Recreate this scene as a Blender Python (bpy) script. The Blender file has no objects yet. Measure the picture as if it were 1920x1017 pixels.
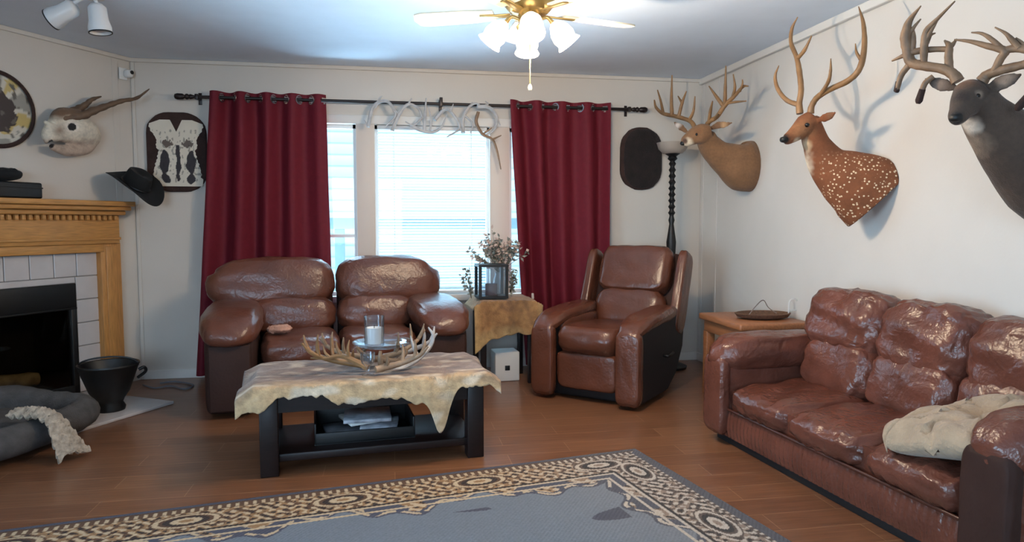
import bpy, bmesh, math, random
import numpy as np
from mathutils import Vector, Matrix, noise
R = math.radians
PI = math.pi
random.seed(7)
COL = bpy.context.scene.collection

# ------------------------------------------------------------------ camera model
F, IW, IH = 1300.0, 1920, 1017
YAW, PITCH, CH = R(9.8), R(4.0), 1.21
FW = Vector((math.sin(YAW)*math.cos(PITCH), math.cos(YAW)*math.cos(PITCH), -math.sin(PITCH)))
RT = Vector((math.cos(YAW), -math.sin(YAW), 0))
UP = RT.cross(FW)
CAM = Vector((0, 0, CH))
def ray(px, py): return FW + RT*((px-IW/2)/F) + UP*((IH/2-py)/F)
def at(px, py, x=None, y=None, z=None):
    """room point seen at a photo pixel, on the plane x=, y= or z="""
    r = ray(px, py)
    t = (z-CH)/r.z if z is not None else (y/r.y if y is not None else x/r.x)
    return CAM + r*t
YB, XR, ZC = 5.7, 2.65, 2.44
CORN = Vector((-1.92, YB, 0))
cam_d = bpy.data.cameras.new('camera'); cam = bpy.data.objects.new('camera', cam_d); COL.objects.link(cam)
cam.location = CAM; cam.rotation_euler = (R(90)-PITCH, 0, -YAW)
cam_d.sensor_width = 36; cam_d.lens = 36*F/IW; cam_d.clip_start = .02
bpy.context.scene.camera = cam

# ------------------------------------------------------------------ materials
def lin(r, g, b):
    f = lambda v: (v/255/12.92) if v/255 <= .04045 else ((v/255+.055)/1.055)**2.4
    return (f(r), f(g), f(b), 1)
def mat(name, col, rough=.6, metal=0, vary=.0, vscale=6, bump=0, bscale=40, stretch=None, attr=False, spec=.5,
        emit=None, estr=0, trans=0, alpha=1, sheen=0, coat=0, crease=0, spots=None):
    m = bpy.data.materials.new(name); m.use_nodes = True
    nt = m.node_tree; N = nt.nodes; L = nt.links
    p = N['Principled BSDF']
    c = lin(*col)
    p.inputs['Base Color'].default_value = c; p.inputs['Roughness'].default_value = rough
    p.inputs['Metallic'].default_value = metal; p.inputs['Specular IOR Level'].default_value = spec
    p.inputs['Transmission Weight'].default_value = trans; p.inputs['Alpha'].default_value = alpha
    p.inputs['Sheen Weight'].default_value = sheen; p.inputs['Coat Weight'].default_value = coat
    p.inputs['Coat Roughness'].default_value = .15
    if emit: p.inputs['Emission Color'].default_value = lin(*emit); p.inputs['Emission Strength'].default_value = estr
    tc = N.new('ShaderNodeTexCoord'); mp = N.new('ShaderNodeMapping')
    L.new(tc.outputs['Object'], mp.inputs['Vector'])
    if stretch: mp.inputs['Scale'].default_value = stretch
    src = None
    if attr:
        a = N.new('ShaderNodeVertexColor'); a.layer_name = 'Col'; src = a.outputs['Color']
    if vary:
        n = N.new('ShaderNodeTexNoise'); n.inputs['Scale'].default_value = vscale; n.inputs['Detail'].default_value = 6
        L.new(mp.outputs[0], n.inputs['Vector'])
        mr = N.new('ShaderNodeMapRange'); mr.inputs[1].default_value = .3; mr.inputs[2].default_value = .7
        mr.inputs[3].default_value = 1-vary; mr.inputs[4].default_value = 1+vary
        L.new(n.outputs['Fac'], mr.inputs[0])
        mx = N.new('ShaderNodeMix'); mx.data_type = 'RGBA'; mx.blend_type = 'MULTIPLY'; mx.inputs[0].default_value = 1
        if src: L.new(src, mx.inputs[6])
        else: mx.inputs[6].default_value = c
        L.new(mr.outputs[0], mx.inputs[7]); src = mx.outputs[2]
    if spots:
        v = N.new('ShaderNodeTexVoronoi'); v.inputs['Scale'].default_value = spots
        L.new(tc.outputs['Object'], v.inputs['Vector'])
        lt = N.new('ShaderNodeMapRange'); lt.inputs[1].default_value = .22; lt.inputs[2].default_value = .32
        lt.inputs[3].default_value = 1; lt.inputs[4].default_value = 0
        L.new(v.outputs['Distance'], lt.inputs[0])
        ml = N.new('ShaderNodeMath'); ml.operation = 'MULTIPLY'
        L.new(lt.outputs[0], ml.inputs[0]); L.new(a.outputs['Alpha'], ml.inputs[1])
        mx = N.new('ShaderNodeMix'); mx.data_type = 'RGBA'; L.new(ml.outputs[0], mx.inputs[0])
        L.new(src, mx.inputs[6]); mx.inputs[7].default_value = lin(232, 205, 170); src = mx.outputs[2]
    if src: L.new(src, p.inputs['Base Color'])
    if bump or crease:
        b = N.new('ShaderNodeBump'); b.inputs['Strength'].default_value = bump or .3; b.inputs['Distance'].default_value = .01
        n2 = N.new('ShaderNodeTexNoise'); n2.inputs['Scale'].default_value = bscale; n2.inputs['Detail'].default_value = 5
        L.new(mp.outputs[0], n2.inputs['Vector'])
        h = n2.outputs['Fac']
        if crease:
            w = N.new('ShaderNodeTexNoise'); w.inputs['Scale'].default_value = 9; w.inputs['Detail'].default_value = 3
            w.inputs['Distortion'].default_value = 1.2
            L.new(mp.outputs[0], w.inputs['Vector'])
            ad = N.new('ShaderNodeMath'); ad.operation = 'MULTIPLY_ADD'; ad.inputs[1].default_value = crease
            L.new(w.outputs['Fac'], ad.inputs[0]); L.new(h, ad.inputs[2]); h = ad.outputs[0]
        L.new(h, b.inputs['Height']); L.new(b.outputs[0], p.inputs['Normal'])
    return m

M = {}
M['wall'] = mat('wall_paint', (208, 199, 188), .75, vary=.02, vscale=3, bump=.05, bscale=60)
M['wallR'] = mat('wall_paint_right', (214, 207, 199), .7, vary=.02, vscale=3, bump=.05, bscale=60)
M['ceil'] = mat('ceiling_paint', (222, 231, 243), .8, vary=.02, bump=.1, bscale=120)
M['trim'] = mat('trim_white', (222, 216, 208), .5)
M['trimp'] = mat('trim_cream', (214, 198, 184), .5)
M['oak'] = mat('oak', (188, 134, 74), .45, vary=.22, vscale=8, stretch=(1.2, 14, 14), bump=.05, bscale=30)
M['oakv'] = mat('oak_upright', (186, 130, 72), .45, vary=.22, vscale=8, stretch=(14, 14, 1.2), bump=.05, bscale=30)
M['tile'] = mat('glazed_tile', (196, 188, 184), .25, vary=.04, vscale=10)
M['grout'] = mat('grout', (140, 134, 130), .9)
M['black'] = mat('black_metal', (7, 7, 8), .5)
M['blacks'] = mat('black_soot', (34, 32, 30), .8)
M['glassb'] = mat('smoked_glass', (9, 10, 10), .12, spec=.5)
M['log'] = mat('log_bark', (214, 184, 140), .9, vary=.4, vscale=20, bump=.5)
M['felt'] = mat('black_felt', (8, 8, 9), .9, sheen=.02, bump=.1, bscale=200)
M['leather'] = mat('brown_leather', (96, 56, 42), .28, vary=.22, vscale=5, bump=.22, bscale=70, crease=2.6)
M['leatherS'] = mat('sofa_leather', (100, 58, 46), .24, vary=.22, vscale=5, bump=.3, bscale=60, crease=3.6)
M['leatherR'] = mat('recliner_leather', (92, 52, 37), .27, vary=.2, vscale=4, bump=.15, bscale=60, crease=1.6)
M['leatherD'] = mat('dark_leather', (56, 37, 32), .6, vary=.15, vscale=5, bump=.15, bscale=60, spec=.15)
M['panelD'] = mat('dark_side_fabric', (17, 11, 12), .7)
M['piping'] = mat('piping', (70, 36, 26), .35)
M['espresso'] = mat('espresso_wood', (27, 17, 16), .4, spec=.35, vary=.25, vscale=8, stretch=(1.5, 12, 12))
M['burg'] = mat('burgundy_cloth', (102, 23, 36), .7, vary=.08, vscale=30, bump=.08, bscale=250, spec=.25)
M['bronze'] = mat('bronze_rod', (38, 28, 26), .4, metal=.4)
M['chrome'] = mat('grommet_metal', (190, 180, 178), .25, metal=1)
M['white'] = mat('white_enamel', (216, 214, 212), .4)
M['plastic'] = mat('white_plastic', (224, 222, 218), .45)
M['bone'] = mat('bone', (205, 193, 172), .6, vary=.12, vscale=14, bump=.15)
M['horn'] = mat('dark_horn', (98, 76, 58), .55, vary=.25, vscale=20, stretch=(1, 1, 1), bump=.4, bscale=50)
M['antlerW'] = mat('pale_antler', (176, 172, 170), .55, vary=.2, vscale=18, bump=.2)
M['antler'] = mat('antler_tan', (138, 108, 76), .55, vary=.25, vscale=16, bump=.25, bscale=60)
M['antlerG'] = mat('antler_golden', (136, 100, 64), .5, vary=.22, vscale=16, bump=.25, bscale=60)
M['antlerD'] = mat('antler_brown', (128, 100, 76), .55, vary=.3, vscale=18, bump=.3, bscale=60)
M['antlerT'] = mat('antler_mixed', (142, 116, 92), .5, vary=.35, vscale=22, bump=.25)
M['fur'] = mat('fur', (150, 110, 70), .85, vary=.12, vscale=60, bump=.35, bscale=140, attr=True, sheen=.1)
M['furspot'] = mat('spotted_fur', (150, 110, 70), .85, vary=.1, vscale=60, bump=.3, bscale=140, attr=True, spots=54)
M['eye'] = mat('glass_eye', (12, 8, 6), .08)
M['hide'] = mat('hide', (170, 140, 100), .9, vary=.22, vscale=30, bump=.5, bscale=110, attr=True, sheen=.15)
M['furdark'] = mat('dark_fur', (30, 21, 19), .95, vary=.4, vscale=14, bump=.8, bscale=90, sheen=.1)
M['furrim'] = mat('brown_hide_rim', (52, 33, 28), .9, vary=.35, vscale=12, bump=.6, bscale=90)
M['rug'] = mat('rug_pile', (120, 110, 100), .95, vary=.1, vscale=90, bump=.4, bscale=300, attr=True)
M['plaque'] = mat('plaque_face', (200, 190, 170), .6, vary=.06, attr=True)
M['grayfab'] = mat('gray_fabric', (76, 73, 72), .95, vary=.25, vscale=18, bump=.5, bscale=160)
M['knit'] = mat('cream_knit', (172, 156, 138), .95, vary=.35, vscale=40, bump=1, bscale=90)
M['cream'] = mat('cream_fleece', (168, 145, 120), .95, vary=.12, vscale=14, bump=.7, bscale=70, sheen=.2)
M['wax'] = mat('white_wax_glow', (232, 228, 220), .5, emit=(236, 232, 226), estr=.18)  # added emission brightens the wax of an unlit candle
M['waxr'] = mat('dark_red_wax', (74, 44, 44), .5)
M['oaktop'] = mat('end_table_wood', (150, 96, 62), .4, vary=.2, vscale=8, stretch=(10, 1.2, 10))
M['basket'] = mat('woven_basket', (96, 68, 50), .8, vary=.3, vscale=60, bump=.6)
M['wire'] = mat('wire', (150, 130, 120), .4, metal=.6)
M['leaf'] = mat('gray_leaf', (122, 122, 112), .8, vary=.35, vscale=30)
M['petal'] = mat('dried_petal', (190, 164, 150), .85, vary=.3, vscale=40)
M['stem'] = mat('stem', (92, 82, 62), .8)
M['brass'] = mat('antique_brass', (196, 164, 104), .3, metal=.7)
M['blade'] = mat('fan_blade', (246, 232, 204), .5)
M['shade'] = mat('frosted_shade', (255, 244, 226), .4, emit=(255, 244, 226), estr=4)
M['bowl'] = mat('frosted_bowl', (170, 158, 146), .35)
M['mag'] = mat('magazine', (150, 152, 160), .4, vary=.5, vscale=18)
M['cloth'] = mat('tan_cloth', (186, 138, 116), .9, vary=.2, vscale=20, bump=.4)
M['blind'] = mat('blind_slat', (226, 236, 240), .5)
M['cord'] = mat('pull_cord', (214, 205, 190), .7)
M['cable'] = mat('gray_cable', (104, 104, 112), .6)

def floor_mat():
    m = bpy.data.materials.new('wood_plank_floor'); m.use_nodes = True
    nt = m.node_tree; N = nt.nodes; L = nt.links; p = N['Principled BSDF']
    tc = N.new('ShaderNodeTexCoord')
    br = N.new('ShaderNodeTexBrick'); br.offset = .37; br.inputs['Scale'].default_value = 1
    br.inputs['Brick Width'].default_value = .92; br.inputs['Row Height'].default_value = .152
    br.inputs['Mortar Size'].default_value = .0025; br.inputs['Mortar Smooth'].default_value = .3
    br.inputs['Color1'].default_value = lin(126, 84, 58); br.inputs['Color2'].default_value = lin(112, 73, 51)
    br.inputs['Mortar'].default_value = lin(150, 112, 84)
    L.new(tc.outputs['Object'], br.inputs['Vector'])
    mp = N.new('ShaderNodeMapping'); mp.inputs['Scale'].default_value = (1.6, 26, 1); L.new(tc.outputs['Object'], mp.inputs[0])
    n = N.new('ShaderNodeTexNoise'); n.inputs['Scale'].default_value = 2.2; n.inputs['Detail'].default_value = 8
    n.inputs['Distortion'].default_value = .6
    L.new(mp.outputs[0], n.inputs['Vector'])
    mr = N.new('ShaderNodeMapRange'); mr.inputs[1].default_value = .3; mr.inputs[2].default_value = .7
    mr.inputs[3].default_value = .78; mr.inputs[4].default_value = 1.2; L.new(n.outputs['Fac'], mr.inputs[0])
    mx = N.new('ShaderNodeMix'); mx.data_type = 'RGBA'; mx.blend_type = 'MULTIPLY'; mx.inputs[0].default_value = 1
    L.new(br.outputs['Color'], mx.inputs[6]); L.new(mr.outputs[0], mx.inputs[7]); L.new(mx.outputs[2], p.inputs['Base Color'])
    p.inputs['Roughness'].default_value = .3
    b = N.new('ShaderNodeBump'); b.inputs['Strength'].default_value = .15; b.inputs['Distance'].default_value = .004
    L.new(n.outputs['Fac'], b.inputs['Height']); L.new(b.outputs[0], p.inputs['Normal'])
    return m
M['floor'] = floor_mat()

def glass_mat(name, tint=(245, 250, 250), gloss=.08):
    m = bpy.data.materials.new(name); m.use_nodes = True
    nt = m.node_tree; N = nt.nodes; L = nt.links
    N.remove(N['Principled BSDF']); o = N['Material Output']
    t = N.new('ShaderNodeBsdfTransparent'); t.inputs[0].default_value = lin(*tint)
    g = N.new('ShaderNodeBsdfGlossy'); g.inputs['Roughness'].default_value = .03
    lw = N.new('ShaderNodeLayerWeight'); lw.inputs[0].default_value = .25
    ad = N.new('ShaderNodeMath'); ad.operation = 'MULTIPLY_ADD'; ad.inputs[1].default_value = .6; ad.inputs[2].default_value = gloss
    ad.use_clamp = True
    mx = N.new('ShaderNodeMixShader'); L.new(lw.outputs['Fresnel'], ad.inputs[0]); L.new(ad.outputs[0], mx.inputs[0])
    L.new(t.outputs[0], mx.inputs[1]); L.new(g.outputs[0], mx.inputs[2]); L.new(mx.outputs[0], o.inputs[0])
    return m
M['glass'] = glass_mat('window_glass', gloss=.01)
M['jar'] = glass_mat('jar_glass', (246, 250, 254), .08)

def siding_mat():
    m = bpy.data.materials.new('lap_siding'); m.use_nodes = True
    nt = m.node_tree; N = nt.nodes; L = nt.links; p = N['Principled BSDF']
    tc = N.new('ShaderNodeTexCoord'); sp = N.new('ShaderNodeSeparateXYZ'); L.new(tc.outputs['Object'], sp.inputs[0])
    md = N.new('ShaderNodeMath'); md.operation = 'FRACT'; ml = N.new('ShaderNodeMath'); ml.operation = 'MULTIPLY'; ml.inputs[1].default_value = 5.5
    L.new(sp.outputs['Z'], ml.inputs[0]); L.new(ml.outputs[0], md.inputs[0])
    cr = N.new('ShaderNodeValToRGB'); e = cr.color_ramp.elements
    e[0].position = 0; e[0].color = lin(94, 100, 100); e[1].position = .8; e[1].color = lin(106, 110, 110)
    x = e.new(.93); x.color = lin(72, 82, 84)
    L.new(md.outputs[0], cr.inputs[0]); L.new(cr.outputs[0], p.inputs['Base Color']); p.inputs['Roughness'].default_value = .7
    return m
M['siding'] = siding_mat()
M['rail'] = mat('painted_rail', (48, 64, 72), .6)
M['ground'] = mat('outside_ground', (214, 218, 218), .9, vary=.1)

# ------------------------------------------------------------------ object helpers
WM = {}
def thing(name, label, cat, loc=(0, 0, 0), rotz=0, group=None):
    o = bpy.data.objects.new(name, None); COL.objects.link(o); o.empty_display_size = .1
    o.location = loc; o.rotation_euler = (0, 0, rotz)
    WM[o.name] = Matrix.Translation(Vector(loc)) @ Matrix.Rotation(rotz, 4, 'Z')
    o['label'] = label; o['category'] = cat
    if group: o['group'] = group
    return o
def tag(o, label, cat, group=None):
    o['label'] = label; o['category'] = cat
    if group: o['group'] = group
    return o
def obj(name, bm, m, parent=None, smooth=True, world=False, label=None):
    """link a bmesh as one object; with world=True the mesh was made in room coordinates"""
    root = parent
    while root is not None and root.parent is not None: root = root.parent
    if world and root is not None: bm.transform(WM[root.name].inverted())
    bmesh.ops.recalc_face_normals(bm, faces=bm.faces)
    me = bpy.data.meshes.new(name); bm.to_mesh(me); bm.free()
    if smooth:
        me.polygons.foreach_set('use_smooth', [True]*len(me.polygons))
        me.set_sharp_from_angle(angle=R(50))
    me.materials.append(M[m] if isinstance(m, str) else m)
    o = bpy.data.objects.new(name, me); COL.objects.link(o)
    if parent: o.parent = parent
    if label: o['label'] = label
    return o
def struct(name, bm, m, parent=None, smooth=False):
    o = obj(name, bm, m, parent, smooth)
    if parent is None: o['kind'] = 'structure'
    return o
def paint(o, cols):
    """per-vertex linear RGBA"""
    me = o.data
    a = me.color_attributes.new('Col', 'FLOAT_COLOR', 'POINT')
    a.data.foreach_set('color', np.asarray(cols, dtype=np.float32).ravel())
def B(): return bmesh.new()
def merge(bm, src, T=None):
    if T is not None: src.transform(T)
    me = bpy.data.meshes.new('tmp'); src.to_mesh(me); src.free(); bm.from_mesh(me); bpy.data.meshes.remove(me)
def TR(loc=(0, 0, 0), rx=0, ry=0, rz=0):
    return Matrix.Translation(Vector(loc)) @ Matrix.Rotation(rz, 4, 'Z') @ Matrix.Rotation(ry, 4, 'Y') @ Matrix.Rotation(rx, 4, 'X')
def box(bm, x0, x1, y0, y1, z0, z1, bev=0, seg=2, T=None):
    b = B(); bmesh.ops.create_cube(b, size=1)
    for v in b.verts:
        v.co = Vector(((x0+x1)/2+v.co.x*(x1-x0), (y0+y1)/2+v.co.y*(y1-y0), (z0+z1)/2+v.co.z*(z1-z0)))
    if bev: bmesh.ops.bevel(b, geom=b.edges[:], offset=bev, segments=seg, affect='EDGES', profile=.5)
    merge(bm, b, T); return bm
def catmull(P, k):
    if len(P) < 3 or k < 2: return [Vector(p) for p in P]
    P = [Vector(p) for p in P]; Q = [2*P[0]-P[1]]+P+[2*P[-1]-P[-2]]; out = []
    for i in range(1, len(Q)-2):
        a, b, c, d = Q[i-1:i+3]
        for j in range(k):
            t = j/k
            out.append(.5*((2*b)+(c-a)*t+(2*a-5*b+4*c-d)*t*t+(3*b-a-3*c+d)*t**3))
    out.append(P[-1]); return out
def lerp_list(r, n):
    m = len(r)-1; out = []
    for i in range(n):
        t = i/(n-1)*m; k = min(int(t), m-1); out.append(r[k]+(r[k+1]-r[k])*(t-k))
    return out
def tube(bm, pts, rad, n=8, k=5, cap=True, wob=0):
    """tapered tube through pts (Catmull-Rom); rad: number or one per point"""
    if not hasattr(rad, '__len__'): rad = [rad]*len(pts)
    P = catmull(pts, k); rr = lerp_list(list(rad), len(P))
    t0 = (P[1]-P[0]).normalized(); u = t0.orthogonal().normalized(); rings = []
    for i, p in enumerate(P):
        t = (P[min(i+1, len(P)-1)]-P[max(i-1, 0)]).normalized()
        u = (u-t*u.dot(t)).normalized(); w = t.cross(u)
        r = rr[i]*(1+(wob*(random.random()-.5) if wob else 0))
        rings.append([bm.verts.new(p+(u*math.cos(2*PI*j/n)+w*math.sin(2*PI*j/n))*r) for j in range(n)])
    for a, b in zip(rings, rings[1:]):
        for j in range(n): bm.faces.new((a[j], a[(j+1) % n], b[(j+1) % n], b[j]))
    if cap:
        bm.faces.new(rings[0][::-1]); bm.faces.new(rings[-1])
    return bm
def lathe(bm, prof, n=24, T=None, caps=True):
    b = B(); rings = []
    for r, z in prof:
        rings.append([b.verts.new((max(r, 1e-4)*math.cos(2*PI*j/n), max(r, 1e-4)*math.sin(2*PI*j/n), z)) for j in range(n)])
    for a, c in zip(rings, rings[1:]):
        for j in range(n): b.faces.new((a[j], a[(j+1) % n], c[(j+1) % n], c[j]))
    if caps:
        b.faces.new(rings[0][::-1]); b.faces.new(rings[-1])
    merge(bm, b, T); return bm
def cushion(bm, c, s, n=(4, 4, 4), seg=14, fn=None, T=None):
    """superquadric padded block: centre c, full size s, exponents n per axis; fn(u, v, w, p) reshapes (u,v,w in -1..1)"""
    b = B(); bmesh.ops.create_cube(b, size=2)
    bmesh.ops.subdivide_edges(b, edges=b.edges[:], cuts=seg, use_grid_fill=True)
    h = Vector(s)/2
    for v in b.verts:
        x, y, z = v.co
        x, y, z = math.sin(x*PI/2), math.sin(y*PI/2), math.sin(z*PI/2)
        e = max(n)
        k = (abs(x)**n[0]+abs(y)**n[1]+abs(z)**n[2])
        k = k**(1/(sum(n)/3)) if k > 0 else 1
        x, y, z = x/k, y/k, z/k
        p = Vector((x*h.x, y*h.y, z*h.z))
        if fn: p = fn(x, y, z, p)
        v.co = Vector(c)+p
    merge(bm, b, T); return bm
def sheet(bm, f, nu, nv, thick=0):
    """grid surface f(u,v) u,v in 0..1"""
    g = [[bm.verts.new(f(i/nu, j/nv)) for j in range(nv+1)] for i in range(nu+1)]
    for i in range(nu):
        for j in range(nv): bm.faces.new((g[i][j], g[i+1][j], g[i+1][j+1], g[i][j+1]))
    if thick:
        bmesh.ops.recalc_face_normals(bm, faces=bm.faces); bmesh.ops.solidify(bm, geom=bm.faces[:], thickness=thick)
    return bm
def rprism(bm, outline, z0, z1, bev=0, T=None):
    """outline of (x, y) extruded from z0 to z1"""
    b = B(); vs = [b.verts.new((x, y, z0)) for x, y in outline]; f = b.faces.new(vs)
    r = bmesh.ops.extrude_face_region(b, geom=[f]); bmesh.ops.translate(b, vec=(0, 0, z1-z0), verts=[v for v in r['geom'] if isinstance(v, bmesh.types.BMVert)])
    if bev:
        top = [e for e in b.edges if all(abs(v.co.z-z1) < 1e-6 for v in e.verts)]
        bmesh.ops.bevel(b, geom=top, offset=bev, segments=3, affect='EDGES', profile=.5)
    merge(bm, b, T); return bm
def nz(x, y=0, z=0): return noise.noise(Vector((x, y, z)))

# ------------------------------------------------------------------ room shell
bm = B(); box(bm, -5.2, XR, -2.6, YB, -.06, 0); struct('floor', bm, 'floor')
bm = B(); box(bm, -5.2, XR+.1, -2.6, YB+.1, ZC, ZC+.06); struct('ceiling', bm, 'ceil')
WX0, WX1, WZ0, WZ1 = -.72, 1.42, .62, 1.99
bm = B()
box(bm, -1.93, WX0, YB, YB+.1, 0, ZC); box(bm, WX1, XR+.1, YB, YB+.1, 0, ZC)
box(bm, WX0, WX1, YB, YB+.1, WZ1, ZC); box(bm, WX0, WX1, YB, YB+.1, 0, WZ0)
struct('wall_back', bm, 'wall')
bm = B(); box(bm, XR, XR+.1, -2.6, YB+.1, 0, ZC); struct('wall_right', bm, 'wallR')
RF = math.atan2(.863, .506)
TF = TR(CORN, rz=RF)
bm = B()
box(bm, -2.75, -1.47, 0, .1, 0, ZC, T=TF); box(bm, -.53, .12, 0, .1, 0, ZC, T=TF); box(bm, -1.47, -.53, 0, .1, .8, ZC, T=TF)
struct('wall_left', bm, 'wall')
e1 = TF @ Vector((-2.75, 0, 0))
SY0, SY1, SZ1 = -.6, 1.7, 2.05      # patio door opening in the side wall
bm = B(); box(bm, e1.x-.1, e1.x, -2.6, SY0, 0, ZC); box(bm, e1.x-.1, e1.x, SY1, e1.y+.05, 0, ZC); box(bm, e1.x-.1, e1.x, SY0, SY1, SZ1, ZC)
struct('wall_side', bm, 'wall')
bm = B()
for a, b in ((SY0, SY0+.06), (SY1-.06, SY1), ((SY0+SY1)/2-.04, (SY0+SY1)/2+.04)): box(bm, e1.x-.08, e1.x-.02, a, b, 0, SZ1)
box(bm, e1.x-.08, e1.x-.02, SY0, SY1, SZ1-.06, SZ1); box(bm, e1.x-.08, e1.x-.02, SY0, SY1, 0, .05)
pd = struct('door_1', bm, 'white')
bm = B(); box(bm, e1.x-.053, e1.x-.047, SY0+.05, SY1-.05, .04, SZ1-.05); obj('pane', bm, 'glass', pd)
bm = B()   # wall behind the camera; its opening is added to let in fill daylight
box(bm, -5.2, -1.8, -2.7, -2.6, 0, ZC); box(bm, .2, XR+.1, -2.7, -2.6, 0, ZC); box(bm, -1.8, .2, -2.7, -2.6, 2.1, ZC)
box(bm, -1.8, .2, -2.7, -2.6, 0, .8)
struct('wall_rear', bm, 'wall')
# trims
bm = B(); box(bm, XR-.035, XR, -2.6, YB, ZC-.05, ZC, .006); struct('trim_1', bm, 'trim')
bm = B(); box(bm, -1.92, XR, YB-.018, YB, ZC-.03, ZC, .006); struct('trim_2', bm, 'wall')
bm = B(); box(bm, -2.75, 0, -.018, 0, ZC-.03, ZC, .006, T=TF); struct('trim_3', bm, 'wall')
bm = B(); box(bm, -.16, -.11, -.004, 0, 0, ZC-.03, .002, T=TF); struct('trim_4', bm, 'wall')
bm = B(); box(bm, -1.915, -1.89, YB-.012, YB, 0, ZC-.03, .004); struct('trim_5', bm, 'wall')
bm = B(); box(bm, XR-.006, XR, 5.38, 5.44, 0, ZC-.05, .002); struct('trim_6', bm, 'wallR')
bm = B(); box(bm, XR-.006, XR, YB-.06, YB-.001, 0, ZC-.05, .002); struct('trim_7', bm, 'wallR')
bm = B(); box(bm, -1.9, XR, YB-.014, YB, 0, .07, .003); struct('baseboard_back', bm, 'trim')
bm = B(); box(bm, XR-.014, XR, -2.6, YB, 0, .07, .003); struct('baseboard_right', bm, 'trim')

# window: three panes with wide mullion boards
yw = YB
ML0, ML1 = at(668, 300, y=yw).x, at(703, 300, y=yw).x
MR0, MR1 = at(918, 300, y=yw).x, at(955, 300, y=yw).x
wt = bpy.data.objects.new('window_1', None); COL.objects.link(wt); wt['kind'] = 'structure'; WM[wt.name] = Matrix()
bm = B()
box(bm, WX0-.06, WX1+.06, yw-.02, yw+.0, WZ1, WZ1+.07, .004); box(bm, WX0-.06, WX1+.06, yw-.04, yw, WZ0-.05, WZ0, .004)
box(bm, WX0-.06, WX0, yw-.02, yw, WZ0, WZ1, .004); box(bm, WX1, WX1+.06, yw-.02, yw, WZ0, WZ1, .004)
obj('window_frame', bm, 'trim', wt)
bm = B(); box(bm, ML0, ML1, yw-.02, yw+.08, WZ0, WZ1, .004); obj('mullion', bm, 'trimp', wt)
bm = B(); box(bm, MR0, MR1, yw-.02, yw+.08, WZ0, WZ1, .004); obj('mullion', bm, 'trimp', wt)
for a, b in ((WX0, ML0), (ML1, MR0), (MR1, WX1)):
    bm = B()
    for q in ((a, a+.025, WZ0, WZ1), (b-.025, b, WZ0, WZ1), (a, b, WZ0, WZ0+.03), (a, b, WZ1-.03, WZ1)):
        box(bm, q[0], q[1], yw+.045, yw+.075, q[2], q[3])
    s = obj('sash', bm, 'white', wt)
    bm = B(); box(bm, a+.02, b-.02, yw+.058, yw+.062, WZ0+.02, WZ1-.02); obj('pane', bm, 'glass', s)
bm = B(); box(bm, WX0+.02, ML0-.02, yw+.04, yw+.08, 1.09, 1.115); obj('meeting_rail', bm, 'white', wt)

# blind in the middle pane
t = thing('window_blind', 'white horizontal slat blind hanging open in the wide middle window', 'blind', (0, 0, 0))
bm = B(); box(bm, ML1+.02, MR0-.02, yw+.004, yw+.036, WZ1-.035, WZ1-.002, .003); obj('head_rail', bm, 'white', t)
bm = B(); z = WZ0+.05
while z < WZ1-.045:
    box(bm, ML1+.025, MR0-.025, -.012, .012, -.0006, .0006, T=TR((0, yw+.02, z), rx=R(-24))); z += .024
obj('slats', bm, 'blind', t, smooth=False)
for x in (ML1+.15, MR0-.15):
    bm = B()
    for dy in (-.0125, .0125): tube(bm, [(x, yw+.02+dy, WZ0+.03), (x, yw+.02+dy, WZ1-.03)], .002, 5, 1)
    obj('ladder_cord', bm, 'cord', t)
bm = B(); box(bm, ML1+.025, MR0-.025, yw+.008, yw+.032, WZ0+.012, WZ0+.03, .003); obj('bottom_rail', bm, 'white', t)

# outside: ground, neighbour's siding wall, deck railing
bm = B(); box(bm, -14, 14, YB+.3, 26, -.5, -.25); o = struct('ground_outside', bm, 'ground')
t = thing('neighbor_house', 'pale lap-sided house seen through the window', 'house', (0, 11.5, -.42))
bm = B(); box(bm, -4.5, 6, 0, 3, 0, 4.2); obj('siding_wall', bm, 'siding', t)
bm = B(); rprism(bm, [(-4.8, -.35), (6.3, -.35), (6.3, 3.3), (-4.8, 3.3)], 4.2, 4.3); obj('eave', bm, 'rail', t)
t = thing('deck_railing', 'pale blue deck railing outside the window', 'railing', (0, 7.6, -.42))
bm = B(); box(bm, -1.1, 2.4, -.05, .05, 1.56, 1.68, .006); obj('top_rail', bm, 'rail', t)
for x in (-.55, 1.45):
    bm = B(); box(bm, x-.05, x+.05, -.045, .045, 0, 1.56, .006); obj('post', bm, 'rail', t)
bm = B(); box(bm, -1.1, 2.4, -.02, .02, .5, .58, .006); obj('bottom_rail', bm, 'rail', t)

# ------------------------------------------------------------------ lights and world
W = bpy.data.worlds.new('world'); bpy.context.scene.world = W; W.use_nodes = True
bg = W.node_tree.nodes['Background']; bg.inputs[0].default_value = (.53, .76, 1.0, 1); bg.inputs[1].default_value = 17.5
def area(name, loc, rot, sx, sy, col, en):
    d = bpy.data.lights.new(name, 'AREA'); d.shape = 'RECTANGLE'; d.size = sx; d.size_y = sy; d.color = col; d.energy = en
    o = bpy.data.objects.new(name, d); COL.objects.link(o); o.location = loc; o.rotation_euler = rot; return o
for nm, loc, rot, sx, sy in (('window_portal', ((WX0+WX1)/2, YB+.12, (WZ0+WZ1)/2), (R(-90), 0, 0), WX1-WX0, WZ1-WZ0),
                            ('rear_portal', (-.8, -2.72, 1.45), (R(90), 0, 0), 2.0, 1.3),
                            ('side_portal', (e1.x-.12, (SY0+SY1)/2, SZ1/2), (R(90), 0, R(-90)), SY1-SY0, SZ1)):
    p_ = area(nm, loc, rot, sx, sy, (1, 1, 1), 1); p_.data.cycles.is_portal = True

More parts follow.
